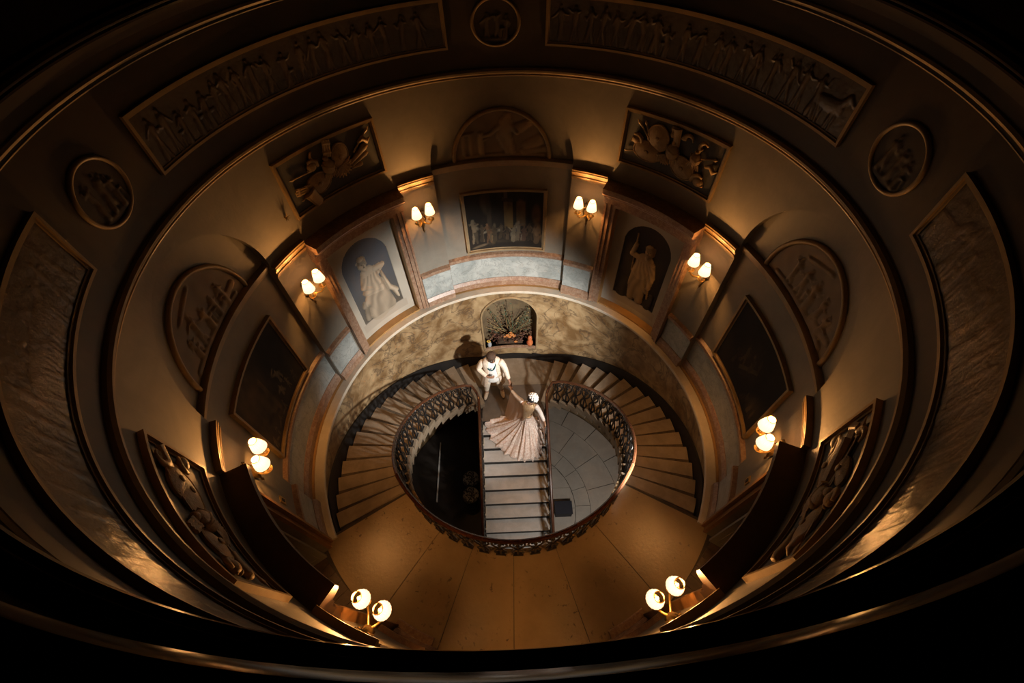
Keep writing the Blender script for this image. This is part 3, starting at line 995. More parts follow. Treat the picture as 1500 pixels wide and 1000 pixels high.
g, w_, r_ = (.14, .088, .030), (.20, .165, .11), (.10, .035, .016)
canvas(0, 'wide dark painting of an interior with robed figures and columns, above the flower niche',
       [(-.55, .6, .5, .5, 0, (.016, .011, .007), .6), (-.47, .82, .16, .24, 20, (.06, .042, .024), .5), (-.4, .55, .06, .5, 0, (.042, .03, .018), 0), (.1, .60, .12, .24, 0, g, 0),
        (.1, .86, .16, .03, -8, (.05, .035, .02), 0), (.42, .62, .12, .22, 0, (.095, .055, .022), 0), (.42, .8, .12, .08, 0, (.11, .065, .026), .6), (.82, .62, .14, .20, 0, (.10, .055, .024), .4),
        (.62, .6, .045, .5, 0, (.012, .009, .006), 0), (.26, .62, .04, .45, 0, (.014, .01, .006), 0), (0.05, .95, .05, .06, 0, (.09, .07, .045), 0), (.85, .3, .13, .20, 0, (.12, .075, .034), .5),
        (-.84, .52, .07, .07, 0, w_, .7), (-.78, .42, .11, .05, -15, w_, .7), (-.8, .28, .09, .14, 0, (.095, .07, .042), .6), (-.55, .32, .16, .03, 12, w_, .8), (-.42, .33, .07, .09, 30, r_, .5),
        (-.36, .22, .10, .16, 25, (.15, .10, .045), .6), (-.28, .42, .05, .07, 0, (.10, .075, .042), .6), (-.15, .34, .08, .04, 0, w_, .8), (.2, .25, .09, .08, 0, w_, .7), (.32, .4, .07, .09, 20, w_, .7),
        (.38, .25, .13, .06, -35, w_, .7), (.26, .33, .05, .04, 0, (.05, .05, .10), .6), (.5, .31, .06, .05, 0, r_, .6), (.62, .25, .1, .07, 0, (.09, .055, .03), .7), (-.7, .07, .28, .03, 8, (.14, .10, .058), .5),
        (.1, .13, .6, .04, 0, (.035, .024, .013), .5)], (.020, .014, .009), 41, figs=[(-.82, .14, .46, (.15, .115, .07), False), (-.62, .15, .34, (.10, .07, .04), False), (-.44, .12, .38, (.14, .075, .035), False), (-.28, .16, .34, (.09, .065, .036), True),
       (-.1, .18, .30, (.08, .055, .03), False), (.06, .18, .28, (.075, .05, .028), True), (.22, .14, .36, (.17, .135, .085), True), (.36, .14, .38, (.16, .12, .075), False), (.5, .15, .32, (.09, .05, .03), True),
       (.66, .14, .34, (.08, .055, .03), False), (.84, .12, .4, (.10, .065, .035), True)])
canvas(-90, 'brown landscape painting with ruins and small pale figures in a gold frame',
       [(-.55, .6, .75, .6, 0, (.085, .052, .022), .7), (-.5, .75, .5, .28, 10, (.12, .075, .032), .8), (.55, .75, .5, .55, -10, (.012, .010, .007), .5), (.7, .4, .4, .5, 0, (.016, .012, .008), .6),
        (-.2, .35, .22, .3, 15, (.10, .062, .026), .5), (-.5, .3, .2, .05, -8, (.04, .026, .014), .5), (-.3, .22, .3, .04, -10, (.05, .032, .016), .5), (-.1, .45, .05, .3, 0, (.115, .072, .032), 0),
        (.35, .48, .16, .035, -20, (.21, .15, .085), .7), (.42, .42, .10, .03, -50, (.21, .15, .085), .7), (.3, .56, .10, .018, 15, (.19, .135, .075), .7), (.15, .30, .09, .03, 10, (.18, .13, .075), .7),
        (.25, .24, .10, .025, -30, (.19, .135, .08), .7), (.45, .2, .06, .02, 0, (.15, .115, .07), .7), (-.85, .18, .08, .03, 30, (.16, .11, .058), .7), (-.75, .1, .1, .03, -20, (.13, .09, .047), .7),
        (-.4, .1, .13, .02, 15, (.14, .095, .05), .7), (-.1, .08, .12, .02, 0, (.12, .082, .044), .7)], (.035, .023, .012), 42, 'gilt', figs=[(.36, .34, .24, (.20, .145, .085), True), (.2, .2, .2, (.16, .115, .065), True), (.45, .12, .2, (.13, .095, .055), False), (-.85, .06, .2, (.13, .09, .048), True), (-.6, .05, .18, (.11, .075, .04), False), (-.3, .05, .16, (.11, .075, .04), True), (.0, .05, .18, (.10, .07, .038), False), (.7, .08, .22, (.08, .06, .035), True)])
canvas(90, 'nearly black painting with a pale table and dim figures in a gold frame',
       [(-.1, .5, .5, .35, 0, (.045, .028, .012), .9), (-.05, .42, .3, .035, 28, (.085, .058, .03), 0), (-.05, .33, .32, .06, 28, (.035, .023, .012), .5), (.15, .62, .05, .13, 20, (.05, .032, .015), .5),
        (-.25, .55, .07, .10, 0, (.075, .045, .020), .7), (-.4, .38, .06, .08, 0, (.06, .037, .017), .7), (.6, .28, .3, .18, 20, (.055, .036, .016), .8), (.3, .14, .2, .06, 30, (.06, .038, .018), .7),
        (.75, .2, .05, .12, 0, (.08, .052, .024), .7), (-.1, .62, .05, .05, 0, (.10, .062, .030), .7)], (.014, .010, .006), 43, 'gilt', figs=[(-.3, .35, .34, (.07, .044, .02), False), (-.02, .42, .3, (.065, .04, .019), True), (.62, .1, .34, (.065, .042, .019), False), (.35, .08, .26, (.05, .033, .015), True), (-.5, .2, .3, (.04, .026, .012), False)])

# --- the two statue panels (grisaille figure in a round-headed niche on a stone field)
def statue_panel(azc, label, man):
    rb = 3.598
    nx, nz = 170, 290
    U, V = np.meshgrid(np.linspace(-.70, .70, nx), np.linspace(0.0, 2.45, nz))
    H = np.zeros_like(U); C = np.zeros(U.shape + (3,)); C[:] = (.38, .345, .28)
    C *= (1 + .10 * noise2(U, V, 50, 7))[..., None]
    hw_, vb, vs = .475, .34, 1.70
    ins = (np.abs(U) < hw_) & (V > vb) & ((V < vs) | (np.hypot(U, V - vs) < hw_))
    if man:
        bg = np.stack([.030 + .03 * V / 2.2, .024 + .022 * V / 2.2, .018 + .014 * V / 2.2], -1)
    else:
        bg = np.stack([.115 + .04 * V / 2.2, .115 + .05 * V / 2.2, .105 + .09 * V / 2.2], -1)
        low = np.clip((1.15 - V) / .8, 0, 1)[..., None]
        bg = bg * (1 - low) + np.array((.13, .112, .085)) * low
    bg *= .62
    bg *= (1 + .22 * noise2(U, V, 51, 5))[..., None]
    C[ins] = bg[ins]
    k = (V < vb) & (V > vb - .2) & (np.abs(U) < hw_ + .06)
    C[k] = (.33, .29, .23)
    H[ins] = -.02
    F_ = (.40, .335, .245) if not man else (.30, .215, .125)
    D_ = tuple(x * .78 for x in F_)
    H2 = np.full_like(H, -1.0)
    if not man:
        robe = [(.02, 1.20, -.06, .45, .15, .24), (.05, 1.15, .16, .42, .14, .16), (-.02, 1.1, -.16, .80, .15, .14), (-.14, .80, -.08, .42, .12, .12), (.1, 1.1, .2, .5, .12, .10)]
        top = [(.02, 1.20, -.02, 1.44, .15, .16), (-.1, 1.46, -.2, 1.18, .075, .065), (-.2, 1.18, -.02, 1.05, .06, .05), (.1, 1.46, .29, 1.46, .07, .055), (.29, 1.46, .1, 1.30, .05, .045),
               (-.2, 1.05, .1, .98, .07, .08), (.22, 1.3, .28, .85, .03, .05), (.28, .85, .40, .70, .06, .05), (.36, .72, .40, .52, .05, .03)]
        head = [(-.06, 1.56, -.08, 1.62, .055, .06), (-.08, 1.66, -.06, 1.73, .088, .085), (-.03, 1.79, -.08, 1.80, .06, .06)]
        extra = [(-.34, .44, -.3, .74, .07, .05), (-.34, .76, -.30, .84, .05, .05), (-.34, .48, -.2, .42, .06, .04)]
        stamp(H2, C, U, V, extra, tuple(x * .55 for x in F_), .03)
    else:
        robe = [(-.08, .42, -.1, .85, .085, .11), (.1, .42, .06, .85, .09, .11), (-.04, .75, -.02, 1.18, .17, .17), (.04, .5, .08, 1.1, .10, .14), (-.12, 1.12, .12, .92, .08, .08), (-.1, 1.1, .2, .75, .06, .06)]
        top = [(-.02, 1.15, .02, 1.42, .16, .18), (.16, 1.42, .24, 1.15, .075, .06), (.24, 1.15, .22, .86, .055, .05), (.22, .86, .26, .6, .025, .02), (-.12, 1.46, -.26, 1.48, .06, .055),
               (-.26, 1.48, -.22, 1.72, .05, .042), (-.24, 1.95, -.20, 1.1, .014, .014)]
        head = [(.05, 1.52, .06, 1.58, .06, .06), (.06, 1.64, .05, 1.73, .09, .09), (.05, 1.55, .08, 1.5, .05, .03)]
        stamp(H2, C, U, V, [(-.3, .44, -.28, .75, .14, .10), (.3, .42, .34, .7, .1, .06)], (.035, .028, .02), .02)
    stamp(H2, C, U, V, robe, D_, .05)
    stamp(H2, C, U, V, top, F_, .055)
    stamp(H2, C, U, V, head, F_, .06)
    fig = (H2 > 0) & ins
    th_ = np.arctan2(U - (.06 if not man else -.10), 1.62 - V + .15)
    n1 = noise2(U, V, 61, 9)
    fold = .5 + .5 * np.sin(th_ * (34 if not man else 40) + 1.8 * n1 + 2.0 * np.sin(V * 4 + U * 5))
    fold = fold * np.clip(.75 + .5 * noise2(U, V, 62, 6), .2, 1.2)
    H = np.where(fig, H2 - .02 + .006 * fold * (V < 1.2), H)
    C[fig] *= (0.66 + .42 * fold[fig] * (V[fig] < 1.42) + .30 * (V[fig] >= 1.42))[..., None]
    hx, hy = (-.07, 1.69) if not man else (.055, 1.68)
    marks = [(hx - .03, hy + .02, hx - .02, hy + .02, .012, .012), (hx + .03, hy + .02, hx + .035, hy + .02, .012, .012), (hx - .015, hy - .045, hx + .015, hy - .045, .009, .009), (hx + .002, hy + .015, hx - .004, hy - .02, .007, .010)]
    hair = [(hx - .075, hy + .05, hx + .06, hy + .085, .035, .04), (hx + .075, hy + .04, hx + .08, hy - .04, .03, .026)]
    if man: hair += [(hx - .04, hy - .07, hx + .04, hy - .07, .035, .035), (hx, hy - .09, hx + .01, hy - .13, .04, .02)]
    stamp(H2, C, U, V, hair, tuple(x * .62 for x in F_), .064)
    stamp(H2, C, U, V, marks, tuple(x * .35 for x in F_), .001)
    t = thing('statue_panel', label, 'wall panel', pt(azc, rb, .1), 'statue panels either side of the back bay')
    vf, cc = grid_patch(U, V + .105, H + .002, C, azc, rb - .022)
    part('painted_panel', vf, 'painted', t, smooth=True, colors=cc, fix=False)
statue_panel(-45, 'grey stone panel with a robed woman in a round-headed niche', False)
statue_panel(45, 'dim stone panel with a bearded half-draped man holding a staff', True)

# --- trophies of arms
def trophy(azc, label, items):
    rb, zc = 3.425, 3.765
    t = thing('trophy_panel', label, 'relief', pt(azc, rb, 3.35), 'trophies of arms in gold frames')
    part('ground', arc_box(azc - 12.8, azc + 12.8, RP, 3.428, 3.40, 4.13), 'trophy_ground', t)
    part('frame', frame_sector(azc - 13.3, azc + 13.3, 3.345, 4.185, RP, .058, .05), 'gilt', t)
    def mp(vf):
        return [pt(azc + math.degrees(u / rb), rb - w * .62, zc + v) for (u, v, w) in vf[0]], vf[1]
    for it in items:
        k = it[0]
        if k == 'shield':
            _, u, v, a, b, rot = it
            V, F = [], []
            rings = [(1.0, .0), (1.0, .035), (.93, .045), (.88, .035), (.6, .062), (.3, .075), (.12, .085)]
            n = 26
            for (s_, w) in rings:
                for q in range(n):
                    x, y = a * s_ * cos(2 * PI * q / n), b * s_ * sin(2 * PI * q / n)
                    V.append((u + x * cos(rad(rot)) - y * sin(rad(rot)), v + x * sin(rad(rot)) + y * cos(rad(rot)), w))
            for i in range(len(rings) - 1):
                for q in range(n):
                    F.append((i * n + q, i * n + (q + 1) % n, (i + 1) * n + (q + 1) % n, (i + 1) * n + q))
            F.append(tuple((len(rings) - 1) * n + q for q in range(n)))
            sh = part('shield', mp((V, F)), 'trophy', t, smooth='auto')
            part('boss', mp(ellipsoid((u, v, .085), (.035, .035, .02), 10, 6)), 'trophy', sh, smooth=True)
        elif k == 'rod':
            _, u0, v0, u1, v1, r = it
            part('lance', mp(tube([(u0 + (u1 - u0) * q / 8, v0 + (v1 - v0) * q / 8, .035) for q in range(9)], [r] * 7 + [r * 1.9, .002], 6)), 'trophy', t)
        elif k == 'club':
            _, u0, v0, u1, v1, r = it
            part('club', mp(tube([(u0 + (u1 - u0) * q / 6, v0 + (v1 - v0) * q / 6, .04) for q in range(7)], [r * x for x in (.6, .7, .85, 1, 1.15, 1.3, .9)], 8)), 'trophy', t, smooth=True)
        elif k == 'fasces':
            _, u, v, rot, ln, wd = it
            b_ = []
            for q in (-1, 0, 1):
                ox, oy = q * wd * .36 * cos(rad(rot)), q * wd * .36 * sin(rad(rot))
                dx, dy = -sin(rad(rot)) * ln / 2, cos(rad(rot)) * ln / 2
                b_.append(tube([(u + ox - dx, v + oy - dy, .04), (u + ox + dx * (1 - .06 * abs(q)), v + oy + dy * (1 - .06 * abs(q)), .045)], wd * .24, 6))
            fs = None
            for bb in b_:
                fs = part('rod_bundle', mp(bb), 'trophy', t)
            for e in (-.22, .28):
                cx, cy = u - sin(rad(rot)) * ln * e, v + cos(rad(rot)) * ln * e
                part('binding', mp(box((cx, cy, .04), (wd * 1.2, .02, .07), 0) if abs(rot) < 3 else
                                   tube([(cx - wd * .6 * cos(rad(rot)), cy - wd * .6 * sin(rad(rot)), .045), (cx + wd * .6 * cos(rad(rot)), cy + wd * .6 * sin(rad(rot)), .045)], .03, 6)), 'trophy', t)
        elif k == 'helmet':
            _, u, v, s_, f = it
            hm = part('helmet', mp(join(ellipsoid((u, v, .045), (s_, s_ * .9, .06), 12, 8), ellipsoid((u + f * s_ * .6, v - s_ * .45, .04), (s_ * .6, s_ * .3, .04), 10, 6))), 'trophy', t, smooth=True)
            part('crest', mp(tube([(u - f * s_ * 1.25, v - s_ * .5, .05), (u - f * s_ * 1.1, v + s_ * .5, .055), (u - f * s_ * .3, v + s_ * 1.1, .06), (u + f * s_ * .6, v + s_ * .9, .055)], [.02, .032, .034, .02], 6)), 'trophy', hm, smooth=True)
        elif k == 'cuirass':
            _, u, v, s_ = it
            cu = part('cuirass', mp(join(ellipsoid((u, v, .055), (s_, s_ * 1.15, .085), 14, 10), ellipsoid((u, v + s_ * 1.2, .05), (s_ * .42, s_ * .45, .06), 10, 8))), 'trophy', t, smooth=True)
            for q in range(-3, 4):
                part('strap', mp(tube([(u + q * s_ * .26, v - s_ * .7, .07), (u + q * s_ * .36, v - s_ * 1.75, .05)], [s_ * .16, s_ * .12], 5)), 'trophy', cu)
            part('drapery', mp(tube([(u - s_ * .9, v + s_ * .7, .06), (u - s_ * .3, v + s_ * .1, .12), (u + s_ * .4, v - s_ * .2, .12), (u + s_ * 1.1, v + s_ * .3, .06)], [s_ * .2, s_ * .28, s_ * .28, s_ * .16], 6)), 'trophy', cu, smooth=True)
        elif k == 'fan':
            _, u, v, r, a0, a1, n = it
            for q in range(n):
                a = rad(a0 + (a1 - a0) * q / (n - 1))
                part('feather', mp(tube([(u, v, .06), (u + r * .6 * cos(a), v + r * .6 * sin(a), .07), (u + r * cos(a), v + r * sin(a), .03)], [.014, .026, .008], 5)), 'trophy', t)
        elif k == 'quiver':
            _, u, v, rot, ln, wd = it
            dx, dy = -sin(rad(rot)) * ln / 2, cos(rad(rot)) * ln / 2
            part('quiver', mp(tube([(u - dx, v - dy, .035), (u - dx * .5, v - dy * .5, .045), (u + dx * .9, v + dy * .9, .055), (u + dx, v + dy, .055)], [wd * .38, wd * .42, wd * .5, wd * .56], 8)), 'trophy', t, smooth='auto')
        elif k == 'banner':
            _, u, v, s_, f = it
            part('banner', mp(tube([(u, v, .04), (u + f * s_ * .4, v + s_ * .25, .06), (u + f * s_ * .7, v - s_ * .1, .05), (u + f * s_, v + s_ * .1, .03)], [s_ * .12, s_ * .22, s_ * .2, s_ * .05], 6, flat=.8)), 'trophy', t, smooth=True)
        elif k == 'horn':
            _, u, v, r, a0, a1 = it
            part('horn', mp(tube([(u + r * cos(rad(a0 + (a1 - a0) * q / 8)), v + r * sin(rad(a0 + (a1 - a0) * q / 8)), .045) for q in range(9)], [.012 + .004 * q for q in range(9)], 6)), 'trophy', t, smooth=True)

trophy(-45, 'gold-framed trophy of arms with crossed clubs and a plain shield, above the robed woman panel',
       [('rod', .38, .05, .70, .33, .014), ('banner', .48, .16, .2, 1), ('shield', .17, .08, .135, .20, -18), ('shield', -.27, -.13, .22, .155, 8), ('quiver', -.42, -.26, 22, .24, .2),
        ('fasces', -.53, -.09, 80, .26, .09), ('cuirass', -.05, .03, .10), ('helmet', -.28, .14, .075, -1), ('rod', -.3, .08, -.66, .12, .012), ('fasces', .02, .27, -14, .24, .10),
        ('horn', -.16, .25, .09, 120, 260), ('fan', .14, -.04, .19, -150, 20, 11), ('club', .28, -.08, .60, .10, .042), ('club', .30, -.12, .58, .0, .038), ('club', .28, -.15, .46, -.14, .032), ('rod', -.4, -.2, -.62, -.22, .009)])
trophy(45, 'gold-framed trophy of arms with three round shields, above the bearded man panel',
       [('shield', -.24, .12, .17, .20, 25), ('shield', -.36, -.12, .23, .155, -6), ('shield', .22, -.15, .21, .16, -18), ('cuirass', .02, .02, .105), ('quiver', .03, .23, 8, .24, .12),
        ('fasces', -.02, .29, 6, .16, .09), ('rod', -.3, .0, -.60, .30, .013), ('rod', -.35, .05, -.48, .31, .011), ('rod', -.45, -.14, -.72, -.2, .010), ('helmet', .52, -.22, .085, 1),
        ('helmet', -.56, .02, .07, -1), ('cuirass', .38, .06, .085), ('rod', .42, .08, .70, .18, .012), ('banner', .55, .02, .2, 1), ('horn', .2, .25, .07, 0, 190), ('horn', .45, .25, .06, 30, 250),
        ('fan', -.08, -.06, .16, 200, 300, 8)])
trophy(-135, 'gold-framed trophy with a large oval shield over the doorway by the brown landscape painting',
       [('shield', .34, .0, .25, .17, 10), ('shield', .42, .10, .2, .12, -14), ('quiver', .62, .2, -60, .2, .09), ('rod', .1, .1, .72, .28, .014), ('helmet', .66, -.05, .07, 1), ('cuirass', .0, .02, .11),
        ('shield', -.25, .05, .17, .12, 20), ('fasces', -.1, .22, 40, .25, .1), ('rod', -.1, -.1, -.7, -.2, .012), ('club', -.3, -.12, -.62, .0, .04), ('fan', -.05, -.05, .2, 190, 330, 10), ('horn', .6, .24, .07, 40, 240),
        ('banner', -.4, .15, .22, -1), ('helmet', -.55, .16, .07, -1)])
trophy(135, 'gold-framed trophy with quivers over the doorway by the nearly black painting',
       [('quiver', -.36, .02, 70, .4, .16), ('shield', -.38, -.14, .2, .10, -16), ('shield', -.22, .14, .18, .09, 20), ('rod', -.1, .0, -.7, .30, .014), ('rod', -.1, .05, -.68, .16, .012), ('fasces', -.58, .12, 62, .25, .1),
        ('helmet', -.62, -.1, .065, -1), ('cuirass', .02, .0, .11), ('helmet', .12, .22, .07, 1), ('shield', .3, .02, .2, .13, -12), ('club', .3, -.14, .66, -.05, .04), ('rod', .2, .1, .7, .26, .012),
        ('fan', .02, -.05, .2, 200, 340, 10), ('banner', .45, .14, .22, 1), ('horn', -.5, .27, .06, 0, 220)])

# --- small fittings on the wall
def switch(azc, label):
    t = thing('switch_plate', label, 'switch', pt(azc, RP, 1.36), 'small switch plates')
    part('plate', arc_box(azc - .75, azc + .75, RP + .002, RP - .014, 1.34, 1.50), 'brass', t)
    part('rocker', arc_box(azc - .3, azc + .3, RP - .012, RP - .022, 1.38, 1.46), 'black_paint', t)
switch(-116.2, 'small brass switch plate on the wall beside the brown landscape painting')
switch(116.2, 'small brass switch plate on the wall beside the nearly black painting')
hk = thing('wall_hook', 'tiny pronged brass hook on the upper wall beside the trophy with clubs', 'hook', pt(-60.6, RP, 3.5))
for k in range(7):
    a = 2 * PI * k / 7 + .3
    q0 = Vector(pt(-60.6, RP - .02, 3.48))
    e1 = Vector((cos(rad(-60.6)), -sin(rad(-60.6)), 0))
    q1 = q0 + e1 * (.05 * cos(a)) + Vector((0, 0, (.09 if sin(a) > 0 else .04) * sin(a))) + Vector(pt(-60.6, -.03, 0))
    part('prong', tube([q0, (q0 + q1) / 2, q1], [.008, .005, .002], 4), 'brass_dark', hk)
part('boss', ellipsoid(pt(-60.6, RP - .01, 3.48), (.022, .022, .022), 8, 6), 'brass', hk, smooth=True)

# ------------------------------------------------------------------ iron balustrades with mahogany handrail
def baluster_mesh():
    L = []
    L.append(box((0, 0, .43), (.020, .020, .86)))
    L.append(box((0, 0, .015), (.11, .05, .03)))
    for s in (-1, 1):
        L.append(tube([(0, 0, .03), (s * .05, 0, .08), (s * .062, 0, .20), (s * .03, 0, .32), (s * .012, 0, .38)], .014, 4))
        L.append(tube([(s * .012, 0, .42), (s * .05, 0, .50), (s * .078, 0, .62), (s * .070, 0, .73), (s * .035, 0, .76), (s * .022, 0, .70), (s * .045, 0, .67)], .014, 4))
        L.append(tube([(s * .01, 0, .80), (s * .06, 0, .83), (s * .075, 0, .80)], .012, 4))
    L.append(ellipsoid((0, 0, .40), (.032, .026, .032), 6, 4))
    L.append(ellipsoid((0, 0, .60), (.024, .02, .04), 6, 4))
    V, F = join(*L)
    V = [(v[0] * 1.4, v[1], v[2]) for v in V]
    me = bpy.data.meshes.new('baluster')
    me.from_pydata(V, [], F)
    bm = bmesh.new(); bm.from_mesh(me); bmesh.ops.recalc_face_normals(bm, faces=bm.faces); bm.to_mesh(me); bm.free()
    me.materials.append(MATS['iron'])
    return me
BME = baluster_mesh()
def baluster(parent, x, y, z, rz):
    o = bpy.data.objects.new('baluster', BME)
    col.objects.link(o)
    o.parent = parent
    org = ORG[parent.name]
    o.location = (x - org.x, y - org.y, z - org.z)
    o.rotation_euler = (0, 0, rz)

RAIL_SEC = [(-.032, -.012), (-.026, .012), (-.012, .024), (.012, .024), (.026, .012), (.032, -.012), (.02, -.02), (-.02, -.02)]
RRAIL, RH = 2.035, .87
def flight_z(a): return ZL + (0 - ZL) * ((a - NOS0) / DAZ + 1) / NST
XR = .775
for s in (-1, 1):
    t = thing('balustrade', 'scrolled iron balustrade with wooden handrail round the ' + ('dark' if s < 0 else 'flagstone') + ' side of the stairwell', 'railing',
              (s * XR, -1.9, ZG), 'iron balustrades of the stairs')
    path = []
    for y in np.linspace(-2.2, 1.42, 14):
        zz = ZL - CR * (CY0 - y) / TREAD
        path.append((s * XR, float(y), float(zz) + RH))
    path += [(s * (XR + .002), 1.56, ZL + RH + .02), (s * (XR + .02), 1.66, ZL + RH + .02), (s * (XR + .06), 1.76, ZL + RH + .02)]
    for a in np.linspace(27.5, 121, 48):
        path.append(pt(s * float(a), RRAIL - (.03 if a < 30 else 0), min(.90, max(ZL + RH + .03, flight_z(float(a)) + RH - .03))))
    part('handrail', sweep_path(path, RAIL_SEC), 'mahogany', t, smooth='auto')
    bot = [(p_[0], p_[1], p_[2] - RH + .07) for p_ in path[:14]]
    part('bottom_rail', sweep_path(bot, [(-.012, -.008), (-.012, .008), (.012, .008), (.012, -.008)]), 'iron', t)
    for n in range(13):
        y = CY0 - TREAD * n - .14
        baluster(t, s * XR, y, ZL - CR * (n + .5) - .03, PI / 2)
    baluster(t, s * (XR + .01), 1.60, ZL, PI / 2)
    for k in range(NST - 1):
        for e in (.5,):
            a = nos_az(k + e)
            if a < 28: continue
            baluster(t, *pt(s * a, RRAIL, nos_z(k) - (.0 if e < .5 else -.03)), -s * rad(a))
    # newel at the foot
    part('newel', join(box((s * XR, -2.28, ZG + .5), (.10, .10, 1.0)), ellipsoid((s * XR, -2.28, ZG + 1.04), (.07, .07, .07), 10, 8)), 'iron', t)
t = thing('balustrade', 'scrolled iron balustrade with wooden handrail along the front of the landing', 'railing', pt(180, RRAIL, 0), 'iron balustrades of the stairs')
path = [pt(a, RRAIL, .90) for a in np.linspace(120.6, 239.4, 60)]
part('handrail', sweep_path(path, RAIL_SEC), 'mahogany', t, smooth='auto')
for k in range(17):
    a = 122 + (238 - 122) * k / 16
    baluster(t, *pt(a, RRAIL, 0.02), -rad(a))

# ------------------------------------------------------------------ ground-floor things
for i, (x, y) in enumerate(((-1.22, .70), (-1.21, .27))):
    t = thing('round_stool', 'patterned round stool on the dark hall floor, ' + ('the one nearer the flower niche' if i == 0 else 'the one farther from the flower niche'), 'stool', (x, y, ZG), 'pair of round stools')
    V, F = lathe([(.02, .50), (.19, .49), (.215, .46), (.215, .40), (.19, .38)], (x, y, ZG), 28)
    part('seat', (V, F), 'stool_fabric', t, smooth='auto')
    for k in range(4):
        a = PI / 4 + k * PI / 2
        part('leg', tube([(x + .15 * cos(a), y + .15 * sin(a), ZG + .40), (x + .17 * cos(a), y + .17 * sin(a), ZG)], [.02, .014], 6), 'plank_dark', t)
t = thing('upholstered_box', 'dark blue box stool beside the foot of the centre flight', 'stool', (1.20, -.12, ZG))
part('body', box((1.20, -.12, ZG + .17), (.42, .30, .28)), 'navy', t)
part('lid', box((1.20, -.12, ZG + .335), (.45, .33, .05)), 'navy', t)
for dx in (-.17, .17):
    for dy in (-.11, .11):
        part('foot', box((1.20 + dx, -.12 + dy, ZG + .015), (.05, .05, .03)), 'black_paint', t)

# ------------------------------------------------------------------ dried flowers in the niche
rng = random.Random(5)
fa = thing('flower_arrangement', 'dried branches and dark foliage with orange blooms in the arched niche', 'flowers', pt(0, RD + .15, NZ0))
part('planter', box(pt(0, RD + .14, NZ0 + .07), (.62, .20, .14)), 'plank_dark', fa)
base = Vector(pt(0, RD + .16, NZ0 + .14))
for k in range(64):
    a = rad(rng.uniform(18, 162))
    ln = rng.uniform(.55, 1.42) * (0.62 + .38 * sin(a))
    x0 = rng.uniform(-.12, .12)
    dy = rng.uniform(-.10, .16)
    ex = max(-.56, min(.56, x0 + ln * cos(a)))
    ez = min(ln * sin(a), 1.45 - .55 * abs(ex))
    p0 = base + Vector((x0, 0, 0)); p2 = base + Vector((ex, dy * (1 - abs(ex)), ez))
    p1 = (p0 + p2) / 2 + Vector((rng.uniform(-.04, .04), rng.uniform(-.03, .03), .05))
    br = part('branch', tube([p0, p1, p2], [.007, .005, .002], 4), rng.choice(('twig', 'twig', 'dry_leaf', 'green_leaf')), fa)
    if k % 2 == 0:
        V, F = [], []
        for q in range(7):
            f_ = .35 + .65 * q / 6
            c0 = p0.lerp(p2, f_)
            d = Vector((rng.uniform(-1, 1), rng.uniform(-.4, .2), rng.uniform(.1, 1))).normalized() * rng.uniform(.05, .10)
            sd = d.cross(Vector((0, 1, 0))).normalized() * .014
            n0 = len(V)
            V += [c0, c0 + d * .5 + sd, c0 + d, c0 + d * .5 - sd]
            F += [(n0, n0 + 1, n0 + 2, n0 + 3)]
        lf = part('leaves', ([tuple(v) for v in V], F), rng.choice(('dry_leaf', 'green_leaf', 'wine_leaf')), br, fix=False)
        lf['kind'] = 'stuff'
V, F = [], []
for k in range(420):
    u = rng.uniform(-.56, .56); h = rng.uniform(0, .42) * (1 - .35 * abs(u)); dd = rng.uniform(-.16, .12)
    c0 = base + Vector((u, dd, h - .08))
    d = Vector((rng.uniform(-1, 1), rng.uniform(-1, .2), rng.uniform(-.2, 1))).normalized() * rng.uniform(.05, .10)
    sd = d.cross(Vector((rng.uniform(-1, 1), 1, 0))).normalized() * .025
    n0 = len(V)
    V += [tuple(c0), tuple(c0 + d * .5 + sd), tuple(c0 + d), tuple(c0 + d * .5 - sd)]
    F.append((n0, n0 + 1, n0 + 2, n0 + 3))
o = part('foliage', (V, F), 'wine_leaf', fa, fix=False); o['kind'] = 'stuff'
for (u, v, s_) in ((-.06, .36, .055), (.05, .38, .06), (-.01, .29, .05), (.10, .31, .045), (-.13, .30, .04), (.14, .08, .05), (.02, .46, .04)):
    c0 = base + Vector((u, -.17, v - .05))
    bl = part('blossom', ellipsoid(c0, (s_ * .4, s_ * .4, s_ * .4), 8, 6), 'dry_leaf', fa, smooth=True)
    for k in range(7):
        a = 2 * PI * k / 7
        d = Vector((cos(a), -.35, sin(a))) * s_
        sd = Vector((-sin(a), 0, cos(a))) * s_ * .4
        part('petal', ([tuple(c0), tuple(c0 + d * .6 + sd), tuple(c0 + d), tuple(c0 + d * .6 - sd)], [(0, 1, 2, 3)]), 'orange_petal', bl, fix=False)
gd = thing('gourd', 'red-orange bottle gourd at the flagstone end of the flower niche', 'gourd', pt(8.6, RD + .06, NZ0))
c0 = pt(8.6, RD + .02, NZ0)
part('body', join(lathe([(.01, .0), (.07, .03), (.085, .10), (.07, .17), (.045, .21), (.058, .27), (.05, .34), (.02, .37)], c0, 14)), 'gourd', gd, smooth=True)
part('stem', tube([(c0[0], c0[1], c0[2] + .36), (c0[0] + .01, c0[1], c0[2] + .41), (c0[0] + .04, c0[1], c0[2] + .43)], [.012, .009, .008], 5), 'twig', gd)
jr = thing('flower_jar', 'grey jar holding one yellow bloom at the end of the flower niche', 'vase', pt(-9.3, RD + .03, NZ0))
c0 = Vector(pt(-9.3, RD + .03, NZ0))
part('jar', lathe([(.04, 0), (.055, .04), (.055, .12), (.035, .16), (.04, .18), (.03, .18)], c0, 14), 'grey_glass', jr, smooth=True)
part('stem', tube([c0 + Vector((0, 0, .1)), c0 + Vector((-.01, -.01, .24))], .006, 5), 'green_leaf', jr)
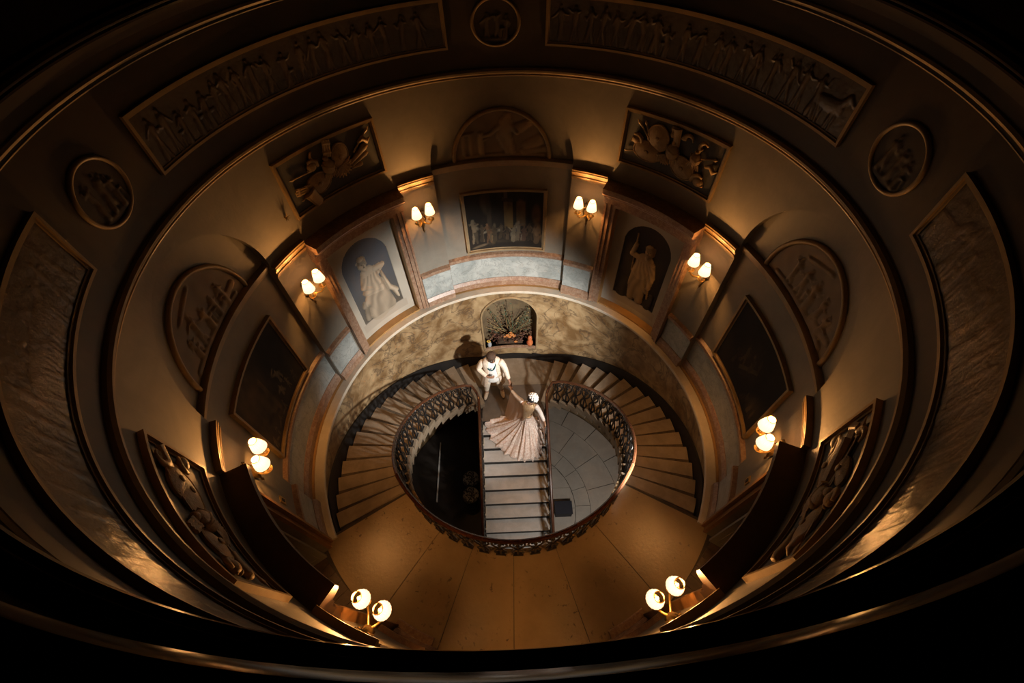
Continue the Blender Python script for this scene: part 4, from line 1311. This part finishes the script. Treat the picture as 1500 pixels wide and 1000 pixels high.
fl = part('bloom', ellipsoid(c0 + Vector((-.01, -.03, .26)), (.028, .016, .028), 10, 6), 'twig', jr, smooth=True)
for k in range(10):
    a = 2 * PI * k / 10
    cc = c0 + Vector((-.01, -.03, .26))
    d = Vector((cos(a), -.2, sin(a))) * .06
    sd = Vector((-sin(a), 0, cos(a))) * .016
    part('petal', ([tuple(cc), tuple(cc + d * .6 + sd), tuple(cc + d), tuple(cc + d * .6 - sd)], [(0, 1, 2, 3)]), 'yellow_petal', fl, fix=False)
# ------------------------------------------------------------------ the couple
class Skel:
    def __init__(self):
        self.v, self.r, self.e = [], [], []
    def add(self, p, r, prev=None):
        self.v.append(Vector(p)); self.r.append(r)
        i = len(self.v) - 1
        if prev is not None:
            self.e.append((prev, i))
        return i
    def chain(self, pts, prev=None):
        for p, r in pts:
            prev = self.add(p, r, prev)
        return prev
    def hand(self, wrist, d, n, side, curl=.5, s=1.0):
        """palm + five bent fingers; d along the hand, n palm normal, side thumb direction"""
        w = self.v[wrist]
        d = Vector(d).normalized(); n = Vector(n); n = (n - d * n.dot(d)).normalized()
        sd = d.cross(n).normalized() * side
        p1 = self.add(w + d * .045 * s, .026 * s, wrist)
        p2 = self.add(w + d * .085 * s, .030 * s, p1)
        for k, (off, ln) in enumerate(((.030, .072), (.010, .082), (-.011, .078), (-.031, .060))):
            b = w + d * .092 * s + sd * off * s
            k0 = self.add(b, .0125 * s, p2)
            k1 = self.add(b + (d * cos(curl * .6) + n * sin(curl * .6)) * ln * .5 * s, .0095 * s, k0)
            self.add(self.v[k1] + (d * cos(curl * 1.6) + n * sin(curl * 1.6)) * ln * .5 * s, .008 * s, k1)
        t0 = self.add(w + d * .04 * s + sd * .034 * s + n * .01 * s, .014 * s, p1)
        t1 = self.add(w + d * .075 * s + sd * .052 * s + n * .02 * s, .0105 * s, t0)
        self.add(w + d * .105 * s + sd * .050 * s + n * .03 * s, .009 * s, t1)
    def build(self, name, material, parent, root=0, sub=1, label=None):
        me = bpy.data.meshes.new(name)
        org = ORG[parent.name]
        me.from_pydata([tuple(p - org) for p in self.v], self.e, [])
        o = bpy.data.objects.new(name, me)
        col.objects.link(o)
        sk = o.modifiers.new('Skin', 'SKIN')
        sk.use_smooth_shade = True
        sk.branch_smoothing = .3
        dat = me.skin_vertices[0].data
        for i, r in enumerate(self.r):
            dat[i].radius = (r, r)
            dat[i].use_root = (i == root)
        sb = o.modifiers.new('Sub', 'SUBSURF'); sb.levels = sub + 1; sb.render_levels = sub + 1
        me.materials.append(MATS[material])
        o.parent = parent
        ORG[o.name] = org
        if label: o['label'] = label
        return o

def loft(rings, closed=True):
    V, F = [], []
    n = len(rings[0])
    for r in rings:
        V += [tuple(p) for p in r]
    for i in range(len(rings) - 1):
        for k in range(n if closed else n - 1):
            l = (k + 1) % n
            F.append((i * n + k, i * n + l, (i + 1) * n + l, (i + 1) * n + k))
    return V, F

def ring(c, rx, ry, f, n=24, a0=0.0, a1=2 * PI, wob=0.0, folds=9, up=None):
    """ellipse round c; rx sideways, ry along the facing f; angle 0 = front"""
    f = Vector((f[0], f[1], 0)).normalized()
    s = Vector((-f.y, f.x, 0))
    out = []
    full = abs(a1 - a0 - 2 * PI) < 1e-6
    for k in range(n):
        a = a0 + (a1 - a0) * k / (n if full else n - 1)
        w = 1 + wob * sin(folds * a + .7)
        out.append(Vector(c) + f * (ry * w * cos(a)) + s * (rx * w * sin(a)))
    return out

def soften(o, th=.008, sub=1):
    if th:
        m1 = o.modifiers.new('Solid', 'SOLIDIFY'); m1.thickness = th; m1.offset = -1
    if sub:
        m2 = o.modifiers.new('Sub', 'SUBSURF'); m2.levels = sub; m2.render_levels = sub
    return o

def face(parent, c, f, s, lip, brow_mat, open_eyes=True):
    """f = way the face looks"""
    c = Vector(c); f = Vector(f).normalized()
    r = f.cross(Vector((0, 0, 1))).normalized()
    u = r.cross(f).normalized()
    R3 = Matrix((r, f, u)).transposed()
    P = lambda x, y, z: c + r * x * s + f * y * s + u * z * s
    part('nose', join(ellipsoid(P(0, .104, -.022), (.015 * s, .022 * s, .018 * s), 8, 6, R3), tube([P(0, .088, .022), P(0, .104, -.012)], [.008 * s, .014 * s], 6)), parent['skin'], parent, smooth=True)
    for q in (-1, 1):
        e = part('eye', ellipsoid(P(q * .036, .082, .012), (.017 * s, .012 * s, .009 * s), 8, 6, R3), 'eye_white', parent, smooth=True)
        part('iris', ellipsoid(P(q * .036, .090, .010), (.008 * s, .006 * s, .008 * s), 8, 6, R3), 'hair_black', e, smooth=True)
        part('eyebrow', tube([P(q * .016, .094, .034), P(q * .038, .092, .041), P(q * .060, .078, .033)], [.005 * s, .006 * s, .003 * s], 5), brow_mat, parent, smooth=True)
        part('ear', ellipsoid(P(q * .094, .0, -.005), (.011 * s, .022 * s, .032 * s), 8, 6, R3), parent['skin'], parent, smooth=True)
    part('mouth', ellipsoid(P(0, .088, -.058), (.026 * s, .012 * s, .010 * s), 10, 6, R3), lip, parent, smooth=True)

# ---- groom
g0 = Vector((-.45, 2.26, ZL))
gf_ = Vector((.18, -1, 0)).normalized()
groom = thing('person', 'man in a long cream coat with a teal bead necklace, holding the woman\'s hand', 'person', g0)
groom['skin'] = 'skin_brown'
G = lambda x, y, z: Vector((g0.x + x, g0.y + y, ZL + z))
sk = Skel()
pel = sk.add(G(0, 0, .96), .125)
sp = sk.chain([(G(0, 0, 1.15), .12), (G(.01, -.02, 1.36), .135), (G(.01, -.03, 1.50), .075), (G(.015, -.06, 1.565), .055), (G(.02, -.085, 1.63), .078), (G(.02, -.095, 1.70), .100), (G(.02, -.085, 1.765), .075)], pel)
chest = pel + 2
for s, foot, knee in ((-1, (-.20, -.06), (-.15, -.04)), (1, (.18, -.02), (.13, -.05))):
    sk.chain([(G(s * .09, 0, .88), .088), (G(knee[0], knee[1], .50), .062), (G(foot[0], foot[1] + .02, .12), .040), (G(foot[0] + s * .02, foot[1] - .10, .045), .036)], pel)
lw = sk.chain([(G(-.19, -.01, 1.43), .045), (G(-.31, -.06, 1.19), .046), (G(-.10, -.245, 1.10), .030)], chest)
sk.hand(lw, (.95, -.12, .02), (.1, .9, -.2), -1, .7)
rw = sk.chain([(G(.20, -.02, 1.43), .045), (G(.31, -.10, 1.17), .046), (G(.385, -.29, .98), .030)], chest)
sk.hand(rw, (.22, -.85, -.45), (-.2, .1, -.9), 1, .8)
sk.build('body', 'skin_brown', groom, root=0)
hc = G(.02, -.09, 1.68)
gface = Vector((.38, -.90, -.20)).normalized()
face(groom, hc, gface, 1.05, 'lip_brown', 'hair_brown')
R3 = Matrix((gface.cross(Vector((0, 0, 1))).normalized(), gface, gface.cross(Vector((0, 0, 1))).normalized().cross(gface))).transposed()
up_ = R3 @ Vector((0, 0, 1))
part('hair', join(ellipsoid(hc + up_ * .045 - gface * .022, (.112, .112, .085), 16, 10, R3), ellipsoid(hc - gface * .045 - up_ * .01, (.108, .075, .095), 14, 8, R3)), 'hair_brown', groom, smooth=True)
part('beard', join(ellipsoid(hc + gface * .055 - up_ * .088, (.070, .055, .040), 12, 8, R3)), 'hair_brown', groom, smooth=True)
# trousers
sk = Skel()
a = sk.add(G(0, 0, 1.0), .145)
for s, foot, knee in ((-1, (-.20, -.06), (-.15, -.04)), (1, (.18, -.02), (.13, -.05))):
    sk.chain([(G(s * .09, 0, .88), .105), (G(knee[0], knee[1], .50), .082), (G(foot[0], foot[1] + .02, .13), .062)], a)
sk.build('trousers', 'cream_cloth', groom)
for s, foot in ((-1, (-.20, -.06)), (1, (.18, -.02))):
    d = Vector((s * .22, -1, 0)).normalized()
    c0 = G(foot[0], foot[1], 0) + d * .07
    R_ = Matrix((Vector((-d.y, d.x, 0)), d, Vector((0, 0, 1)))).transposed()
    sh = part('shoe', join(ellipsoid(c0 + Vector((0, 0, .055)), (.052, .150, .050), 14, 8, R_), ellipsoid(c0 - d * .06 + Vector((0, 0, .08)), (.046, .07, .05), 12, 8, R_)), 'cream_shoe', groom, smooth=True)
    part('sole', prism([tuple((c0 + R_ @ Vector((.05 * cos(2 * PI * k / 16), .15 * sin(2 * PI * k / 16), 0)))[:2]) for k in range(16)], ZL + .001, ZL + .018), 'hair_brown', sh)
# white kurta, then the long open coat over it
rows = [(1.52, .075, .07, -.03), (1.47, .15, .105, -.03), (1.38, .185, .135, -.025), (1.2, .165, .13, -.01), (1.0, .17, .14, 0), (.85, .19, .16, 0), (.70, .20, .17, 0)]
o = part('kurta', loft([ring(G(.005, dy, z), rx, ry, gf_, 24, wob=.02 if z < 1.1 else 0) for z, rx, ry, dy in rows]), 'white_cloth', groom, smooth=True); soften(o, .006)
rows = [(1.535, .095, .075, -.02), (1.49, .19, .115, -.02), (1.42, .235, .145, -.015), (1.25, .205, .155, -.005), (1.05, .20, .160, .01), (.85, .245, .20, .02), (.66, .285, .235, .03), (.50, .31, .255, .03)]
op = .52
o = part('coat', loft([ring(G(-.01, dy, z), rx, ry, gf_, 34, op * (.75 + .45 * (1.5 - z)), 2 * PI - op * (.75 + .45 * (1.5 - z)), wob=.0 if z > 1.1 else .045 * (1.1 - z) / .6, folds=13) for z, rx, ry, dy in rows], closed=False), 'cream_brocade', groom, smooth=True); soften(o, .012)
for nm, pts in (('sleeve', [(G(-.16, -.01, 1.45), .10), (G(-.26, -.03, 1.33), .075), (G(-.315, -.06, 1.185), .068), (G(-.22, -.15, 1.14), .058), (G(-.125, -.225, 1.105), .048)]),
                ('sleeve', [(G(.17, -.02, 1.45), .10), (G(.27, -.06, 1.31), .075), (G(.315, -.10, 1.165), .068), (G(.35, -.19, 1.08), .058), (G(.38, -.265, 1.0), .048)])):
    s2 = Skel(); s2.chain(pts); s2.build(nm, 'cream_brocade', groom)
nk = []
for k in range(26):
    t_ = k / 25
    a = -1.0 + 2.0 * t_
    x = .10 * sin(a * 1.57) - .02
    z = 1.50 - .24 * (cos(a * 1.57)) ** .8
    nk.append(G(.01 + x, -.140 - .022 * cos(a * 1.5) + (.10 if abs(a) > .93 else .06 * abs(a) ** 3), z))
o = part('necklace', tube(nk, .018, 6), 'teal_bead', groom, smooth=True)
part('necklace_pendant', ellipsoid(G(.005, -.185, 1.33), (.018, .012, .018), 8, 6), 'white_cloth', o, smooth=True)

# ---- bride
b0 = Vector((.30, 1.16, ZL - CR * 2))
zb = ZL - .22
bride = thing('person', 'woman in a sweeping blush gown on the centre flight, white flowers in her hair', 'person', b0)
bride['skin'] = 'skin_tan'
B = lambda x, y, z: Vector((b0.x + x, b0.y + y, zb + z))
bf = Vector((-.75, -.1, -.15)).normalized()
sk = Skel()
pel = sk.add(B(0, .0, .90), .115)
top = sk.chain([(B(.0, .02, 1.08), .085), (B(.04, .06, 1.27), .105), (B(.07, .085, 1.40), .060), (B(.085, .095, 1.45), .046), (B(.09, .085, 1.52), .070), (B(.095, .08, 1.58), .090), (B(.10, .085, 1.645), .068)], pel)
ch = pel + 2
for s in (-1, 1):
    sk.chain([(B(s * .08, .02, .82), .085), (B(s * .08, .05, .45), .060), (B(s * .07, .10, .12), .036), (B(s * .07, .0, .05), .03)], pel)
hw_ = sk.chain([(B(-.07, .13, 1.36), .05), (B(-.21, .36, 1.24), .038), (B(-.325, .60, 1.135), .026)], ch)
sk.hand(hw_, (-.25, .80, .10), (0, .1, -1), -1, .7, .9)
aw = sk.chain([(B(.20, .06, 1.36), .05), (B(.32, -.04, 1.12), .038), (B(.40, -.16, .95), .026)], ch)
sk.hand(aw, (.15, -.6, -.7), (-1, 0, 0), 1, .9, .9)
sk.build('body', 'skin_tan', bride)
hc = B(.095, .083, 1.565)
bface = Vector((-.80, -.42, -.12)).normalized()
face(bride, hc, bface, .92, 'lip_red', 'hair_black')
rr_ = bface.cross(Vector((0, 0, 1))).normalized(); uu_ = rr_.cross(bface)
R3 = Matrix((rr_, bface, uu_)).transposed()
part('hair', join(ellipsoid(hc + uu_ * .038 - bface * .028, (.098, .098, .078), 16, 10, R3), ellipsoid(hc - bface * .05 - uu_ * .005, (.092, .07, .085), 14, 8, R3)), 'hair_black', bride, smooth=True)
bn = part('hair_bun', ellipsoid(hc - bface * .135 + uu_ * .035, (.062, .05, .062), 12, 8, R3), 'hair_black', bride, smooth=True)
rng = random.Random(9)
for k in range(40):
    a = 2 * PI * (k % 10) / 10 + .3 * (k // 10)
    th = (.35, .75, 1.1, 1.45)[k // 10]
    dr = (-bface * .80 + uu_ * .60).normalized()
    s1 = rr_; s2 = dr.cross(s1)
    c0 = hc - bface * .055 + uu_ * .03 + (dr * cos(th) + (s1 * cos(a) + s2 * sin(a)) * sin(th)) * .105
    part('flower', ellipsoid(c0, (.030, .026, .030), 7, 5, R3), 'white_flower', bn, smooth=True)
# blouse and sleeves
rows = [(1.44, .075, .065, .095, .075), (1.39, .15, .095, .08, .065), (1.30, .155, .125, .065, .045), (1.20, .135, .115, .05, .03), (1.08, .105, .098, .03, .0), (1.0, .115, .105, .02, .0)]
o = part('blouse', loft([ring(B(dy2, dx2, z), rx, ry, (-.5, -.87), 22) for z, rx, ry, dx2, dy2 in rows]), 'gold_blouse', bride, smooth=True); soften(o, .006)
for pts in ([(B(-.06, .13, 1.37), .066), (B(-.14, .25, 1.30), .056), (B(-.21, .36, 1.24), .050), (B(-.27, .48, 1.19), .044), (B(-.315, .575, 1.145), .036)],
            [(B(.19, .06, 1.37), .066), (B(.27, .01, 1.24), .056), (B(.32, -.04, 1.12), .050), (B(.36, -.10, 1.03), .044), (B(.39, -.145, .965), .036)]):
    s2 = Skel(); s2.chain(pts); s2.build('sleeve', 'lace', bride)
nk = [B(.075 + .085 * sin(a) - .05 * cos(a), .07 - .075 * cos(a) - .03 * sin(a), 1.43 - .075 * cos(a)) for a in np.linspace(-1.7, 1.7, 14)]
part('necklace', tube(nk, .009, 6), 'brass', bride, smooth=True)
# the gown: pleated skirt that spreads over the landing edge and the upper steps
def stair_top(x, y):
    if y > CY0 - .02: return ZL
    n = math.ceil((CY0 - y) / TREAD)
    return ZL - CR * (n - 1) - 0.0 if (CY0 - y) < 0 else ZL - CR * n + .0
hem = [(-.99, .22), (-.92, .0), (-.78, -.20), (-.58, -.36), (-.36, -.50), (-.12, -.57), (.12, -.56), (.30, -.50), (.37, -.36), (.40, -.14), (.38, .10), (.30, .28), (.10, .36), (-.15, .40), (-.42, .40), (-.72, .36)]
NH = 160
def hem_pt(a):
    t_ = a * len(hem); i = int(t_) % len(hem); f_ = t_ - int(t_)
    p = [hem[(i + k - 1) % len(hem)] for k in range(4)]
    out = []
    for q in (0, 1):
        m1 = (p[2][q] - p[0][q]) / 2; m2 = (p[3][q] - p[1][q]) / 2
        out.append((2 * f_ ** 3 - 3 * f_ ** 2 + 1) * p[1][q] + (f_ ** 3 - 2 * f_ ** 2 + f_) * m1 + (-2 * f_ ** 3 + 3 * f_ ** 2) * p[2][q] + (f_ ** 3 - f_ ** 2) * m2)
    return out
wc = B(.02, .03, 1.04)
rings_ = []
rng = random.Random(4)
phase = [rng.uniform(0, 6.28) for _ in range(4)]
TT = [0, .06, .14, .24, .36, .48, .60, .72, .84, .93, 1.0]
for t_ in TT:
    rg = []
    for k in range(NH):
        a = k / NH
        hx, hy = hem_pt(a)
        fx, fy = b0.x + hx, b0.y + hy
        fold = sin(2 * PI * a * 21 + phase[0] + 1.3 * sin(2 * PI * a * 3 + phase[1])) * .6 + sin(2 * PI * a * 34 + phase[2]) * .4
        amp = .055 * t_ ** 1.4
        dx, dy = hx, hy
        L_ = math.hypot(dx, dy)
        s_ = t_ ** 1.15 * (1 + 0) + amp * fold / max(L_, .2)
        ang0 = math.atan2(hy, hx)
        wx, wy = wc.x + .105 * cos(ang0), wc.y + .095 * sin(ang0)
        x = wx + (fx - wx) * s_; y = wy + (fy - wy) * s_
        x = max(-.735, min(.735, x))
        zf = max(stair_top(x, y), stair_top(x, y + .05)) + .012
        drop = t_ ** (.80 if L_ < .6 else .62)
        ztar = stair_top(x, y) + .015
        z = wc.z + (ztar - wc.z) * drop + .025 * fold * t_ * (1 - t_) * 3
        if t_ == 1.0: z = ztar + max(0, .02 * fold)
        rg.append((x, y, max(z, zf)))
    rings_.append(rg)
o = part('gown_skirt', loft(rings_), 'gown', bride, smooth=True); soften(o, .006, 1)
o = part('waistband', loft([ring(B(.02, .03, z), r_, r_ * .92, (-.5, -.87), 22) for z, r_ in ((1.0, .122), (1.03, .124), (1.06, .118))]), 'gold_blouse', bride, smooth=True); soften(o, .008, 0)
# veil drawn from the raised hand to the shoulder and hip, and the loose end on the rail side
def sheet(A, Bc, n, m_, sag, wav):
    rows_ = []
    for i in range(m_ + 1):
        t_ = i / m_
        r_2 = []
        for k in range(n + 1):
            s_ = k / n
            def ev(c):
                q = s_ * (len(c) - 1); j = min(int(q), len(c) - 2); return Vector(c[j]).lerp(Vector(c[j + 1]), q - j)
            p = ev(A).lerp(ev(Bc), t_)
            p.z -= sag * sin(PI * t_) * (.4 + .6 * s_)
            p += Vector((.0, wav * sin(s_ * 22 + t_ * 3) * t_, wav * cos(s_ * 17 + 2 * t_) * t_))
            r_2.append(p)
        rows_.append(r_2)
    return loft(rows_, closed=False)
o = part('veil', sheet([B(-.33, .60, 1.14), B(-.21, .36, 1.25), B(-.05, .12, 1.36)], [B(-.52, .36, .28), B(-.38, .14, .46), B(-.12, -.02, .98)], 22, 14, .05, .022), 'veil', bride, smooth=True); soften(o, 0, 1)
o = part('veil', sheet([B(.19, .10, 1.38), B(.33, -.02, 1.14), B(.40, -.15, .96)], [B(.30, .05, .60), B(.38, -.12, .45), B(.42, -.36, .18)], 18, 12, .03, .02), 'veil', bride, smooth=True); soften(o, 0, 1)
